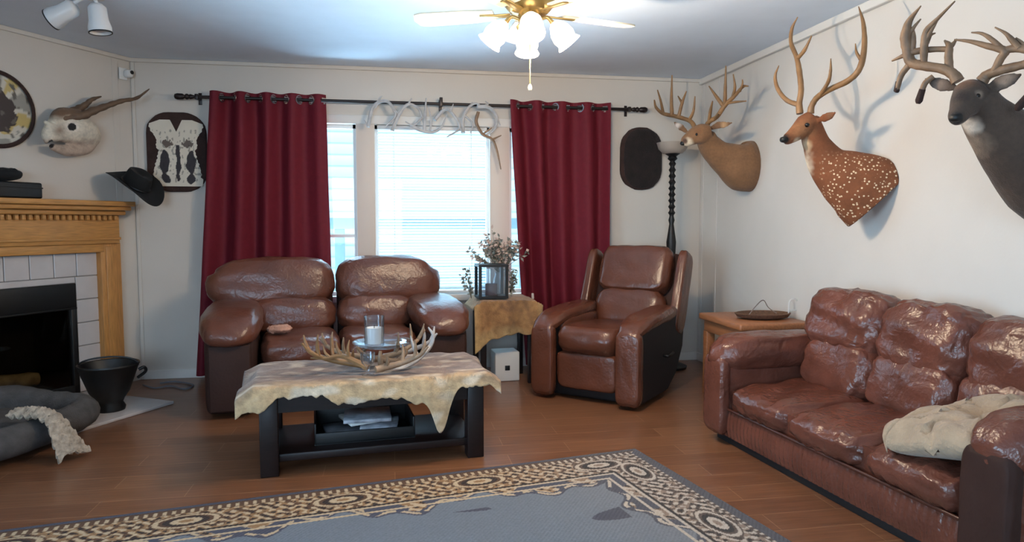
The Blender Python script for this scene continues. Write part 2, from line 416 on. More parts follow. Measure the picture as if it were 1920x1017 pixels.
area('ceiling_fill_lamp', (-.4, YB+1.05, -.1), (R(-150), 0, R(6)), 3.4, .9, (.48, .75, 1), 950)  # added lamp below the sill, stands in for daylight bounced onto the ceiling

# ------------------------------------------------------------------ ceiling fan
FX, FY = .655, 3.31
t = thing('ceiling_fan', 'cream five-blade ceiling fan with lit tulip glass shades', 'ceiling fan', (FX, FY, ZC))
bm = B(); lathe(bm, [(.0, 0), (.085, 0), (.09, -.02), (.075, -.05), (.11, -.07), (.125, -.1), (.12, -.2), (.09, -.235), (.05, -.245), (0, -.245)], 32); obj('motor_housing', bm, 'brass', t)
bm = B(); lathe(bm, [(0, -.2), (.05, -.2), (.055, -.22), (.05, -.285), (.062, -.3), (.05, -.33), (.02, -.345), (0, -.35)], 24); obj('light_kit', bm, 'brass', t)
for i in range(5):
    a = R(14+72*i)
    bm = B(); ol = [(.17, -.05), (.3, -.062), (.52, -.068), (.56, -.055), (.575, 0), (.56, .055), (.52, .068), (.3, .062), (.17, .05)]
    rprism(bm, ol, -.004, .004, T=TR((0, 0, -.235), rz=a) @ TR(rx=R(10)))
    bl = obj('blade', bm, 'blade', t)
    bm = B(); box(bm, .09, .24, -.018, .018, -.01, -.004, .002, T=TR((0, 0, -.235), rz=a) @ TR(rx=R(10))); obj('blade_bracket', bm, 'brass', bl)
for i in range(4):
    az = YAW*-1 + R(-90+2+90*i)
    d = Vector((math.cos(az), math.sin(az), 0))
    bm = B(); tube(bm, [d*.04+Vector((0, 0, -.27)), d*.085+Vector((0, 0, -.255)), d*.115+Vector((0, 0, -.285))], [.009, .009, .012], 8); arm = obj('lamp_arm', bm, 'brass', t)
    bm = B()
    T = TR(d*.115+Vector((0, 0, -.28)), rz=az) @ TR(ry=R(-38))
    lathe(bm, [(.018, 0), (.03, -.012), (.05, -.045), (.056, -.08), (.05, -.105), (.062, -.125), (.059, -.125), (.046, -.104), (.052, -.08), (.046, -.046), (.024, -.012)], 20, T=T, caps=False)
    sh = obj('lamp_shade', bm, 'shade', arm)
    bp = T @ Vector((0, 0, -.07))
    bm = B(); cushion(bm, bp, (.036, .036, .06), (2, 2, 2), 6); obj('bulb', bm, 'shade', arm)
    ld = bpy.data.lights.new('fan_bulb_light', 'POINT'); ld.energy = 48 if i == 1 else 15; ld.color = (1, .79, .56); ld.shadow_soft_size = .022
    lo = bpy.data.objects.new('fan_bulb_light', ld); COL.objects.link(lo); lo.location = Vector((FX, FY, ZC)) + T @ Vector((0, 0, -.165))
ch = at(993, 165, y=FY-.02)
bm = B(); tube(bm, [(0, -.02, -.33), (0, -.02, ch.z-ZC+.015)], .0025, 6, 1); pc = obj('pull_chain', bm, 'brass', t)
bm = B(); lathe(bm, [(.001, .02), (.008, .012), (.011, 0), (.008, -.012), (.001, -.016)], 12, T=TR((0, -.02, ch.z-ZC))); obj('pull_knob', bm, 'cord', pc)

# ------------------------------------------------------------------ track spotlight on the ceiling
SX, SY = -1.56, 4.12
t = thing('ceiling_spotlight', 'white twin-head spotlight fixture on ceiling near the fireplace', 'spotlight', (SX, SY, ZC))
bm = B(); lathe(bm, [(0, 0), (.065, 0), (.065, -.02), (.055, -.035), (0, -.035)], 24); obj('base_plate', bm, 'white', t)
for dx, tilt, rz in ((.02, R(6), 0), (-.1, R(-62), R(-8))):
    bm = B(); tube(bm, [(dx*.4, 0, -.03), (dx, 0, -.07), (dx*1.1, 0, -.1)], .011, 8); ar = obj('swivel_arm', bm, 'white', t)
    T = TR((dx*1.1+(.0 if dx > 0 else -.0), -.005, -.1), rz=rz) @ TR(ry=-tilt)
    bm = B(); lathe(bm, [(0, .035), (.03, .034), (.046, .015), (.048, -.05), (.058, -.09), (.056, -.115), (.052, -.115), (.045, -.06), (0, -.05)], 24, T=T); hd = obj('lamp_head', bm, 'white', ar)
    bm = B(); lathe(bm, [(.053, -.112), (.058, -.112), (.058, -.118), (.053, -.118)], 24, T=T, caps=False); obj('rim', bm, 'black', ar)

# ------------------------------------------------------------------ fireplace on the angled wall (local x along wall to corner, -y into room)
t = thing('fireplace', 'oak mantel fireplace with white tile surround and black firebox', 'fireplace', CORN, RF)
CX = -1.0; HW = .78
bm = B()
box(bm, CX-HW-.03, CX+HW+.03, -.225, 0, 1.325, 1.36, .006)
box(bm, CX-HW-.02, CX+HW+.02, -.195, 0, 1.295, 1.325, .008); box(bm, CX-HW-.01, CX+HW+.01, -.15, 0, 1.262, 1.295, .008)
ms = obj('mantel_shelf', bm, 'oak', t)
bm = B(); x = CX-HW+.01
while x < CX+HW-.02: box(bm, x, x+.022, -.118, -.09, 1.228, 1.262, .002); x += .044
obj('dentil_molding', bm, 'oak', ms)
bm = B(); box(bm, CX-HW, CX+HW, -.09, -.002, 1.06, 1.262, .003); box(bm, CX-HW-.005, CX+HW+.005, -.1, -.09, 1.085, 1.105, .004)
box(bm, CX-HW+.12, CX+HW-.12, -.075, -.002, 1.0, 1.06, .004); obj('frieze', bm, 'oak', t)
for s in (-1, 1):
    c = CX+s*(HW-.06)
    bm = B(); box(bm, c-.08, c+.08, -.07, -.002, .0, 1.06, .003); box(bm, c-.045, c+.045, -.078, -.07, .14, 1.04, .004)
    box(bm, c-.09, c+.09, -.085, -.002, .021, .13, .005); obj('pilaster', bm, 'oakv', t)
bm = B(); box(bm, CX-HW+.13, CX+HW-.13, -.012, -.002, .79, 1.0); box(bm, CX-HW+.13, CX-.475, -.012, -.002, .021, .79); box(bm, CX+.475, CX+HW-.13, -.012, -.002, .021, .79)
ts = obj('tile_surround', bm, 'grout', t, smooth=False)
bm = B()
def tl(x0, x1, z0, z1): box(bm, x0+.003, x1-.003, -.022, -.01, z0+.003, z1-.003, .003, 1)
ex0, ex1 = CX-HW+.13, CX+HW-.13
n = 8
for i in range(n): tl(ex0+(ex1-ex0)*i/n, ex0+(ex1-ex0)*(i+1)/n, .835, 1.0)
for k in range(5):
    z1 = .835-.163*k; tl(ex0, CX-.475, max(z1-.163, .021), z1); tl(CX+.475, ex1, max(z1-.163, .021), z1)
tl(CX-.475, CX+.475, .79, .836)
obj('tiles', bm, 'tile', ts, smooth=False)
bm = B()
box(bm, CX-.47, CX+.47, .0, .4, .01, .03); box(bm, CX-.47, CX+.47, .38, .4, .01, .79); box(bm, CX-.47, CX-.455, 0, .4, .01, .79)
box(bm, CX+.455, CX+.47, 0, .4, .01, .79); box(bm, CX-.47, CX+.47, 0, .4, .77, .79)
fb = obj('firebox', bm, 'blacks', t, smooth=False)
bm = B(); box(bm, CX-.47, CX+.47, -.03, .02, .62, .79, .004); box(bm, CX-.47, CX+.47, -.034, -.03, .612, .625, .003)
box(bm, CX-.47, CX-.43, -.03, .02, .021, .62, .003); box(bm, CX+.43, CX+.47, -.03, .02, .021, .62, .003); box(bm, CX-.47, CX+.47, -.03, .02, .021, .08, .003)
df = obj('door_frame', bm, 'black', t)
bm = B(); box(bm, CX-.43, CX+.43, -.012, -.006, .08, .62); obj('glass_door', bm, glass_mat('smoked_door_glass', (205, 200, 190), .05), df)
for i, (a, b, r) in enumerate((((-.3, .15, .1), (.2, .2, .1), .05), ((-.25, .26, .16), (.28, .12, .15), .045), ((-.1, .1, .2), (.1, .3, .22), .04))):
    bm = B(); tube(bm, [Vector(a)+Vector((CX, 0, 0)), (Vector(a)+Vector(b))/2+Vector((CX, 0, .01)), Vector(b)+Vector((CX, 0, 0))], r, 10, wob=.2); obj('log', bm, 'log', fb)
bm = B(); box(bm, -1.75, -.47, -.82, -.001, 0, .02, .004); obj('hearth_slab', bm, 'tile', t)

# coal bucket
bk = Vector((-1.78, 4.71, .0212))
t = thing('ash_bucket', 'black metal ash bucket on a narrow foot by the fireplace', 'bucket', bk)
bm = B(); lathe(bm, [(.0, .0), (.085, 0), (.09, .02), (.075, .05), (.085, .075), (.115, .12), (.15, .22), (.172, .285), (.178, .29), (.176, .3), (.165, .296), (.14, .22), (.1, .13), (0, .11)], 32); obj('bowl', bm, 'black', t)
bm = B(); pts = [(.175*math.cos(a), .02*math.sin(a*2), .285+.055*math.sin(a)) for a in [PI*i/10 for i in range(11)]]
tube(bm, pts, .006, 6, 2, T if False else True); obj('bail_handle', bm, 'black', t)
bm = B(); tube(bm, [(.17, .02, .25), (.2, .03, .262), (.2, .05, .23), (.15, .06, .19)], .01, 8); obj('ear', bm, 'black', t)

# dog bed + knit throw
db = Vector((-2.12, 4.07, 0.021))
t = thing('dog_bed', 'round charcoal bolster dog bed on floor before the hearth', 'dog bed', (db.x, db.y, .021))
BM = Matrix.Rotation(R(-107.5), 4, 'Z')
bm = B(); cushion(bm, (0, 0, .078), (.72, .60, .10), (4, 4, 3), 16, lambda u, v, w, p: p+Vector((0, 0, .014*nz(u*4, v*4, 1)))); bm.transform(BM); obj('cushion', bm, 'grayfab', t)
bm = B(); pts = []; rr = []
for i in range(65):
    a = 2*PI*i/64; c_, s_ = math.cos(a), math.sin(a); k = (abs(c_)**4+abs(s_)**4)**-.25
    up_ = math.exp(-((c_*.7+1-0)/.5)**2)*.5+math.exp(-((math.atan2(s_, c_)+2.35)/.5)**2)*.8
    pts.append(((.385)*k*c_, .325*k*s_, .098+.04*up_)); rr.append(.078+.014*up_+.010*nz(i*.7, 1))
tube(bm, pts, rr, 16, 2, cap=False); bm.transform(BM); obj('bolster', bm, 'grayfab', t)
bm = B()
k0, k1 = at(28, 790, z=.17), at(142, 858, z=.02)
a0 = [Vector((k0.x+(k1.x-k0.x)*q, k0.y+(k1.y-k0.y)*q, z)) for q, z in ((0, .195), (.25, .205), (.5, .21), (.7, .18), (.86, .09), (1, .014))]
pts = catmull(a0, 12)
def knitf(u, v):
    i = min(int(u*(len(pts)-1)), len(pts)-2); p = pts[i].lerp(pts[i+1], u*(len(pts)-1)-i)
    t_ = (pts[min(i+2, len(pts)-1)]-pts[max(i-1, 0)]).normalized(); s = t_.cross(Vector((0, 0, 1))).normalized()
    w = .05+.05*max(0, u-.6)*2
    return p+s*(v-.5)*2*w+Vector((0, 0, .012+.028*math.sin(v*PI)+.012*math.sin(u*60+v*7)+.012*nz(u*22, v*9)))
sheet(bm, knitf, 60, 14, .012); o = obj('knit_throw', bm, 'knit'); tag(o, 'narrow cream knit throw trailing over the charcoal dog bed', 'throw')

# floor cable
bm = B(); tube(bm, [at(268, 722, z=.008), at(290, 728, z=.008), at(320, 724, z=.008), at(345, 730, z=.008), at(362, 722, z=.008), at(330, 716, z=.008), at(300, 719, z=.008)], .006, 6, 6)
tag(obj('power_cable', bm, 'cable'), 'loose gray cable coiled on floor in the left corner', 'cable')

# ------------------------------------------------------------------ things on and above the mantel
def fpt(x, d, z): return TF @ Vector((x, -d, z))
t = thing('storage_case', 'long black case lying on the left of the oak mantel', 'case', fpt(-1.06, .12, 1.361), RF)
bm = B(); box(bm, -.24, .215, -.07, .07, .0, .1, .012, 3); obj('body', bm, 'black', t)
bm = B(); box(bm, -.242, .217, -.072, .072, .062, .07, .002); obj('lid_seam', bm, 'blacks', t)
bm = B(); cushion(bm, fpt(-1.06, .12, 1.361+.1+.042), (.25, .13, .084), (2, 2, 2.5), 10, lambda u, v, w, p: p+Vector((0, 0, .01*nz(u*5, v*5))) if w > -.5 else p, None)
tag(obj('folded_cap', bm, 'felt'), 'dark rumpled cap resting on top of the black case', 'cap')
# hat
hp = fpt(-.235, .25, 1.361)
t = thing('cowboy_hat', 'black felt cowboy hat leaning on right end of mantel', 'hat', hp)
HT = Matrix.Translation(fpt(-.21, .25, 1.475)-Vector(hp)) @ Matrix.Rotation(R(14), 4, 'Z') @ TR(rx=R(24), ry=R(27)) @ Matrix.Rotation(R(62), 4, 'Z')
bm = B()
def brim(u, v):
    a = 2*PI*u; r = .082+.10*v
    x, y = r*1.18*math.cos(a), r*math.sin(a)*.95
    return Vector((y, x, .06*(abs(math.sin(a))**2)*v**1.5-.03*math.cos(a)**2*v))
sheet(bm, brim, 56, 6); bmesh.ops.remove_doubles(bm, verts=bm.verts, dist=1e-5); bmesh.ops.recalc_face_normals(bm, faces=bm.faces); bmesh.ops.solidify(bm, geom=bm.faces[:], thickness=.004)
bm.transform(HT); obj('brim', bm, 'felt', t)
bm = B()
def crown(u, v):
    a = 2*PI*u; k = v
    r = .084*(1-.28*k**2.2) if k < .8 else .084*(1-.28*.8**2.2)*(1-(k-.8)/.2)
    x, y = r*1.2*math.cos(a), r*math.sin(a)*.92
    z = .115*min(k/.8, 1)+.01*math.sin(PI*min(max((k-.8)/.2, 0), 1))
    z -= .035*max(0, (k-.7)/.3)*(1-min(1, (y/.06)**2))
    return Vector((y, x, z))
sheet(bm, crown, 40, 14); bmesh.ops.remove_doubles(bm, verts=bm.verts, dist=1e-4); bm.transform(HT); obj('crown', bm, 'felt', t)
bm = B(); pts = [(.079*math.sin(a)*1.0, .102*math.cos(a), .012) for a in [2*PI*i/24 for i in range(25)]]
tube(bm, pts, .007, 6, 2, cap=False); bm.transform(HT); obj('hat_band', bm, 'black', t)

# round plaque
t = thing('round_plaque', 'round pale mottled plaque with dark rim on the left wall', 'plaque', fpt(-.99, .0, 1.915), RF)
rT = TR(rx=R(90))
bm = B(); lathe(bm, [(.215, .003), (.24, .003), (.243, .018), (.232, .026), (.216, .02)], 48, T=rT, caps=False); obj('rim', bm, 'furrim', t)
bm = B()
def disc(u, v):
    a = 2*PI*u; r = .002+.222*v; return Vector((r*math.cos(a), -.008-.012*(1-v*v), r*math.sin(a)))
sheet(bm, disc, 72, 36); o = obj('face', bm, 'plaque', t)
cs = []
for v in o.data.vertices:
    x, z = v.co.x, v.co.z; n1 = nz(x*9, z*9, 2); n2 = nz(x*22, z*22, 5)
    c = Vector(lin(205, 198, 184)[:3])
    if n1 > .12: c = Vector(lin(150, 146, 136)[:3])
    if n1 < -.2: c = Vector(lin(196, 172, 110)[:3])
    if math.hypot(x-.02, (z+.02)*.8) < .1+.03*n2: c = Vector(lin(60, 50, 48)[:3])
    if n2 > .35: c = Vector(lin(98, 92, 84)[:3])
    cs.append((*c, 1))
paint(o, cs)
# sensor
t = thing('security_camera', 'small white security camera high on wall corner', 'camera', fpt(-.075, .0, 2.31), RF)
bm = B(); box(bm, -.035, .03, -.02, -.013, -.045, .04, .003); obj('mount_plate', bm, 'plastic', t)
bm = B(); cushion(bm, (.02, -.045, .0), (.055, .055, .06), (3, 3, 3), 8); obj('body', bm, 'plastic', t)
bm = B(); lathe(bm, [(.0, .0), (.014, 0), (.014, .008), (0, .01)], 16, T=TR((.025, -.069, .008), rx=R(90))); obj('lens', bm, 'black', t)

# horned skull
t = thing('horned_skull', 'pale horned animal skull mounted on wall above the mantel', 'skull mount', fpt(-.6, 0, 1.76))
def S(px, py, d):   # point in front of the angled wall seen at a pixel
    r = ray(px, py); n = Vector((.863, -.506, 0)); tt = (d-(CAM-CORN).dot(n))/r.dot(n); return CAM+r*tt
def loft(bm, secs, n=18, k=5, power=2.0):
    """secs: (point, ra, rb): ra = half-thickness across the line of sight, rb = along it"""
    P = catmull([s[0] for s in secs], k); ra = lerp_list([s[1] for s in secs], len(P)); rb = lerp_list([s[2] for s in secs], len(P))
    rings = []
    for i, p in enumerate(P):
        tg = (P[min(i+1, len(P)-1)]-P[max(i-1, 0)]).normalized(); view = (p-CAM).normalized()
        u = tg.cross(view)
        u = u.normalized() if u.length > 1e-4 else tg.orthogonal().normalized()
        w = u.cross(tg).normalized(); ring = []
        for j in range(n):
            a = 2*PI*j/n; ca, sa = math.cos(a), math.sin(a)
            ring.append(bm.verts.new(p+u*ra[i]*math.copysign(abs(ca)**(2/power), ca)+w*rb[i]*math.copysign(abs(sa)**(2/power), sa)))
        rings.append(ring)
    for a, b in zip(rings, rings[1:]):
        for j in range(n): bm.faces.new((a[j], a[(j+1) % n], b[(j+1) % n], b[j]))
    bm.faces.new(rings[0][::-1]); bm.faces.new(rings[-1]); return bm
def remesh(name, bm, voxel, m, parent, sm=6):
    """fuse overlapping pieces into one continuous skin (all in room coordinates)"""
    bmesh.ops.recalc_face_normals(bm, faces=bm.faces)
    me = bpy.data.meshes.new('tmp'); bm.to_mesh(me); bm.free()
    o = bpy.data.objects.new('tmp', me); COL.objects.link(o)
    r = o.modifiers.new('r', 'REMESH'); r.mode = 'VOXEL'; r.voxel_size = voxel
    s = o.modifiers.new('s', 'SMOOTH'); s.iterations = sm; s.factor = .5
    dg = bpy.context.evaluated_depsgraph_get(); dg.update()
    ev = o.evaluated_get(dg); me2 = bpy.data.meshes.new_from_object(ev)
    bpy.data.objects.remove(o); bpy.data.meshes.remove(me)
    b2 = B(); b2.from_mesh(me2); bpy.data.meshes.remove(me2)
    pts = [v.co.copy() for v in b2.verts]
    return b2, pts
PXM = 5.3/F
bm = B()
loft(bm, [(S(86, 268, .16), .008, .02), (S(92, 255, .15), .05, .035), (S(112, 243, .12), .085, .05), (S(140, 245, .1), .105, .07), (S(165, 255, .08), .1, .06), (S(180, 262, .06), .05, .04)], 20)
loft(bm, [(S(95, 275, .12), .02, .02), (S(125, 282, .1), .04, .035), (S(160, 278, .08), .045, .035), (S(178, 262, .07), .03, .03)], 14)
loft(bm, [(S(98, 232, .13), .03, .04), (S(115, 216, .11), .05, .05), (S(150, 218, .1), .045, .05)], 14)
loft(bm, [(S(83, 228, .15), .012, .012), (S(95, 236, .14), .02, .02)], 10)
b2, pts = remesh('skull', bm, .007, 'bone', t, 4)
o = obj('skull', b2, M['fur'], t, world=True)
eyep = S(135, 237, .17); cs = []
dirv = (eyep-CAM).normalized()
for p in pts:
    q = p-CAM; px = IW/2+F*q.dot(RT)/q.dot(FW); py = IH/2-F*q.dot(UP)/q.dot(FW)
    c = Vector(lin(214, 202, 182)[:3])
    k = max(0, min(1, (226-py+6*nz(px*.05, py*.05))/10)); c = c.lerp(Vector(lin(110, 84, 64)[:3]), k)
    d = math.hypot(px-135, (py-238)*1.1)
    if d < 8: c = Vector(lin(24, 20, 18)[:3])
    elif d < 13: c = Vector(lin(226, 214, 198)[:3])
    d2 = math.hypot(px-112, (py-245)); c = c.lerp(Vector(lin(120, 86, 62)[:3]), max(0, 1-d2/16)*.8)
    c = c.lerp(Vector(lin(168, 140, 122)[:3]), max(0, min(.75, (py-258)/18+.5*nz(px*.12, py*.12))))
    c = c*(1-.3*max(0, nz(px*.09, py*.16, 4)))
    d2 = math.hypot(px-96, (py-270)*.8)
    if d2 < 6: c = Vector(lin(40, 34, 32)[:3])
    cs.append((*c, 1))
paint(o, cs)
for pp in ([(110, 222, .12), (150, 218, .14), (175, 208, .16), (205, 197, .18), (230, 189, .2), (256, 184, .22), (280, 167, .24)], [(125, 215, .09), (143, 207, .09), (160, 197, .1), (172, 187, .11), (190, 181, .12)]):
    bm = B(); P = catmull([S(*q) for q in pp], 6); rad = lerp_list([.038, .03, .026, .02, .016, .012, .004], len(P))
    rad = [r*(1+.1*math.sin(i*1.7)) for i, r in enumerate(rad)]
    tube(bm, P, rad, 10, 1); obj('horn', bm, 'horn', t, world=True)

# ------------------------------------------------------------------ hide plaques on the back wall
def rrect(w, h, r, n=8, wob=0):
    out = []
    for cx, cy, a0 in ((w/2-r, h/2-r, 0), (-w/2+r, h/2-r, 90), (-w/2+r, -h/2+r, 180), (w/2-r, -h/2+r, 270)):
        for i in range(n+1):
            a = R(a0+90*i/n); k = 1+wob*nz(math.cos(a)*3+cx*9, math.sin(a)*3+cy*9)
            out.append(((cx+r*math.cos(a))*k, (cy+r*math.sin(a))*k))
    return out
c = (at(275, 210, y=YB)+at(390, 360, y=YB))/2
t = thing('hide_plaque', 'rounded brown plaque with white and black hide left of curtain', 'plaque', (c.x, YB, c.z))
bm = B(); rprism(bm, rrect(.43, .60, .16, wob=.02), .002, .03, .012, T=TR(rx=R(90))); obj('board', bm, 'furrim', t)
bm = B()
def hedge(v):   # half width of the white hide at height v (0 bottom .. 1 top)
    return .158+.022*math.sin(v*6.5+1.2)+.012*nz(v*9, 4)+.012*nz(v*25, 8)+(.012 if v > .8 else 0)
sheet(bm, lambda u, v: Vector(((u-.5)*2*hedge(v)+.004, -.034, -.26+.5*v-(.09*max(0, 1-abs(u-.5)/.11)+.03*max(0, abs(u-.5)-.3)/.2)*max(0, (v-.75)/.25))), 70, 110); o = obj('hide_panel', bm, 'plaque', t)
cs = []
for v in o.data.vertices:
    x, z = v.co.x, v.co.z+.03; ax = abs(x-.01)
    c = Vector(lin(214, 204, 186)[:3]); n1 = nz(x*28, z*18, 3); n2 = nz(x*60, z*40, 7)
    dk = Vector(lin(38, 28, 30)[:3])
    if math.hypot((ax-.095)/.035, (z+.05)/.085)+.4*n1 < 1: c = dk
    if math.hypot((ax-.09)/.03, (z+.17)/.04)+.5*n1 < 1: c = dk
    if ax < .014+.02*n1 and -.19 < z < .08: c = dk
    if math.hypot((ax-.075)/.04, (z-.09)/.03)+.6*n2 < .9: c = Vector(lin(96, 82, 72)[:3])
    if n2 > .3 and abs(z) < .2: c = c*.45
    cs.append((*c, 1))
paint(o, cs)
c = (at(1163, 240, y=YB)+at(1238, 356, y=YB))/2
t = thing('fur_wall_hanging', 'plain dark fur rounded plaque right of the red curtain', 'plaque', (c.x, YB, c.z))
bm = B(); rprism(bm, rrect(.37, .53, .17, wob=.03), .002, .03, .012, T=TR(rx=R(90))); obj('board', bm, 'furrim', t)
bm = B(); cushion(bm, (.01, -.03, 0), (.335, .05, .50), (3, 2, 3), 16, lambda u, v, w, p: p+Vector((0, -.006*nz(u*6, w*6), 0))); obj('fur_pad', bm, 'furdark', t)

# ------------------------------------------------------------------ curtains and rod
yr = YB-.10
ra, rb = at(326, 173, y=yr), at(1214, 213, y=yr)
zr = (ra.z+rb.z)/2
t = thing('curtain_rod', 'dark bronze curtain rod with turned finials above window', 'curtain rod', (0, yr, zr))
bm = B(); tube(bm, [(ra.x+.13, 0, 0), (rb.x-.13, 0, 0)], .0125, 10, 1); obj('rod', bm, 'bronze', t)
for x, s in ((ra.x, 1), (rb.x, -1)):
    bm = B(); lathe(bm, [(.004, 0), (.018, .006), (.024, .025), (.022, .06), (.012, .075), (.022, .085), (.022, .095), (.014, .105), (.02, .115), (.015, .13), (.012, .14)], 16, T=TR((x, 0, 0), ry=s*R(90))); obj('finial', bm, 'bronze', t)
for x in (ra.x+.16, at(827, 200, y=yr).x, rb.x-.16):
    bm = B(); box(bm, x-.01, x+.01, 0, .098, -.008, .008, .002); box(bm, x-.012, x+.012, .09, .098, -.045, .045, .002); box(bm, x-.012, x+.012, -.018, .018, -.02, .05 if abs(x-.38) < .3 else .02, .003); obj('bracket', bm, 'bronze', t)
def curtain(label, xa0, xa1, xb0, xb1, zb, nf, ph, side):
    xa, xb = min(xa0, xa1), max(xa0, xa1)
    t = thing('curtain', label, 'curtain', ((xa+xb)/2, yr, zr))
    cx = (xa+xb)/2
    def f(u, v):
        z = .045-(zr+.045-zb)*v; k = v**1.1
        x0 = xa0+(xb0-xa0)*k; x1 = xa1+(xb1-xa1)*k
        x = x0+(x1-x0)*u
        am = .040+.012*v
        y = -am*(1+.25*math.sin(u*5+ph))*math.sin(2*PI*nf*u+ph+.45*math.sin(u*9+ph*3)*min(1, v*6))+.012*nz(u*9, v*2, ph)*v*2
        y = max(y, -.075)
        return Vector((x-cx+.004*nz(u*20, v*4, 9), y, z))
    bm = B(); sheet(bm, lambda u, v: f(u, v*v*.7+v*.3 if v > .3 else v*.51), 180, 90)
    hole = [q for q in bm.faces if (lambda c: math.hypot(c.y, c.z) < .0235)(q.calc_center_median())]
    bmesh.ops.delete(bm, geom=hole, context='FACES'); bmesh.ops.recalc_face_normals(bm, faces=bm.faces)
    bmesh.ops.solidify(bm, geom=bm.faces[:], thickness=.003); obj('panel', bm, 'burg', t)
    for i in range(int(2*nf)):
        u = (i*PI-ph)/(2*PI*nf)
        if not .02 < u < .98: continue
        p = f(u, .02); bm = B(); pts = []
        a0 = math.atan2(f(u+.01, 0).y-f(u-.01, 0).y, f(u+.01, 0).x-f(u-.01, 0).x)
        T = TR((p.x, p.y, 0), rz=a0) @ TR(rx=R(90))
        lathe(bm, [(.027, -.003), (.035, -.003), (.035, .003), (.027, .003), (.027, -.003)], 18, T=T, caps=False); obj('grommet', bm, 'chrome', t)
curtain('wide burgundy grommet curtain at left behind the two-seat sofa', at(394, 170, y=yr).x, at(611, 188, y=yr).x, at(366, 560, y=yr).x, at(624, 480, y=yr).x, .04, 4.5, .4, -1)
curtain('burgundy grommet curtain at right beside the recliner', at(955, 205, y=yr).x, at(1143, 206, y=yr).x, at(984, 600, y=yr).x, at(1140, 480, y=yr).x, .04, 4.0, 1.2, 1)

# antler garland hung over the rod
t = thing('hanging_antler_garland', 'garland of bleached pale antlers tangled along the curtain rod', 'antler garland', (at(815, 205, y=yr).x, yr-.05, zr))
def px_tubes(bm, paths, y): 
    for P, r in paths: tube(bm, [at(a, b, y=y+dy) for a, b, dy in P], r, 7, 5, wob=.1)
r1 = [.016, .014, .012, .009, .005]; r2 = [.01, .008, .004]
g = [
 [([(690, 238, -.03), (700, 200, 0), (725, 190, -.04), (742, 215, -.05), (722, 238, -.06)], r1), ([(703, 202, 0), (712, 185, -.02), (716, 180, -.02)], r2), ([(740, 210, -.05), (728, 192, -.06)], r2), ([(690, 238, -.03), (683, 225, -.03)], r2)],
 [([(735, 245, -.02), (748, 215, -.04), (765, 196, -.02), (785, 205, 0), (795, 235, -.05)], r1), ([(748, 215, -.04), (738, 205, -.06)], r2), ([(765, 197, -.02), (772, 184, -.03)], r2), ([(790, 222, -.04), (775, 235, -.07), (760, 228, -.07)], r2)],
 [([(770, 235, -.05), (790, 245, -.06), (812, 248, -.05), (828, 238, -.04), (838, 215, -.02)], r1), ([(795, 246, -.06), (797, 215, -.03), (799, 184, -.02)], r1), ([(806, 248, -.05), (808, 225, -.05), (803, 200, -.05)], r2)],
 [([(815, 225, -.06), (835, 205, -.03), (850, 215, -.05), (862, 240, -.06), (838, 257, -.06)], r1), ([(845, 210, -.05), (850, 195, -.04)], r2), ([(862, 240, -.06), (872, 250, -.05)], r2)],
 [([(868, 250, -.04), (868, 225, -.03), (876, 205, -.04), (890, 194, -.03), (905, 200, -.05)], r1), ([(870, 215, -.03), (886, 232, -.06), (882, 250, -.06)], r2), ([(890, 195, -.03), (884, 192, -.03)], r2)],
 [([(895, 200, -.05), (918, 202, -.03), (932, 222, -.05), (925, 245, -.05), (905, 255, -.06)], r1), ([(905, 200, -.03), (915, 195, -.03), (910, 190, -.02)], r2), ([(932, 222, -.05), (938, 235, -.06)], r2)],
 [([(897, 210, -.06), (893, 230, -.06), (905, 252, -.06), (923, 262, -.06), (932, 285, -.05), (939, 318, -.05)], [.014, .014, .013, .012, .01, .005]), ([(923, 262, -.06), (940, 254, -.06)], r2), ([(905, 252, -.06), (922, 240, -.06)], r2)],
]
for i, paths in enumerate(g):
    bm = B(); px_tubes(bm, paths, yr-.03); obj('antler', bm, 'antlerD' if i == 6 else 'antlerW', t, world=True)

# ------------------------------------------------------------------ upholstery helpers
def puff(u, v, w, p, amp=.012, sx=3, seed=0):
    k = nz(u*sx+seed, v*sx, w*sx+seed)+.5*nz(u*sx*2.3+seed, v*sx*2.3, w*sx*2)
    return p+Vector((0, 0, 0))+p.normalized()*amp*k
def pad(name, parent, m, c, s, n=(5, 5, 4), amp=.012, T=None, fn=None, seg=16, seed=None):
    sd = random.random()*50 if seed is None else seed
    bm = B()
    def g(u, v, w, p):
        p = puff(u, v, w, p, amp, 2.6, sd)
        return fn(u, v, w, p) if fn else p
    cushion(bm, c, s, n, seg, g, T); return obj(name, bm, m, parent)

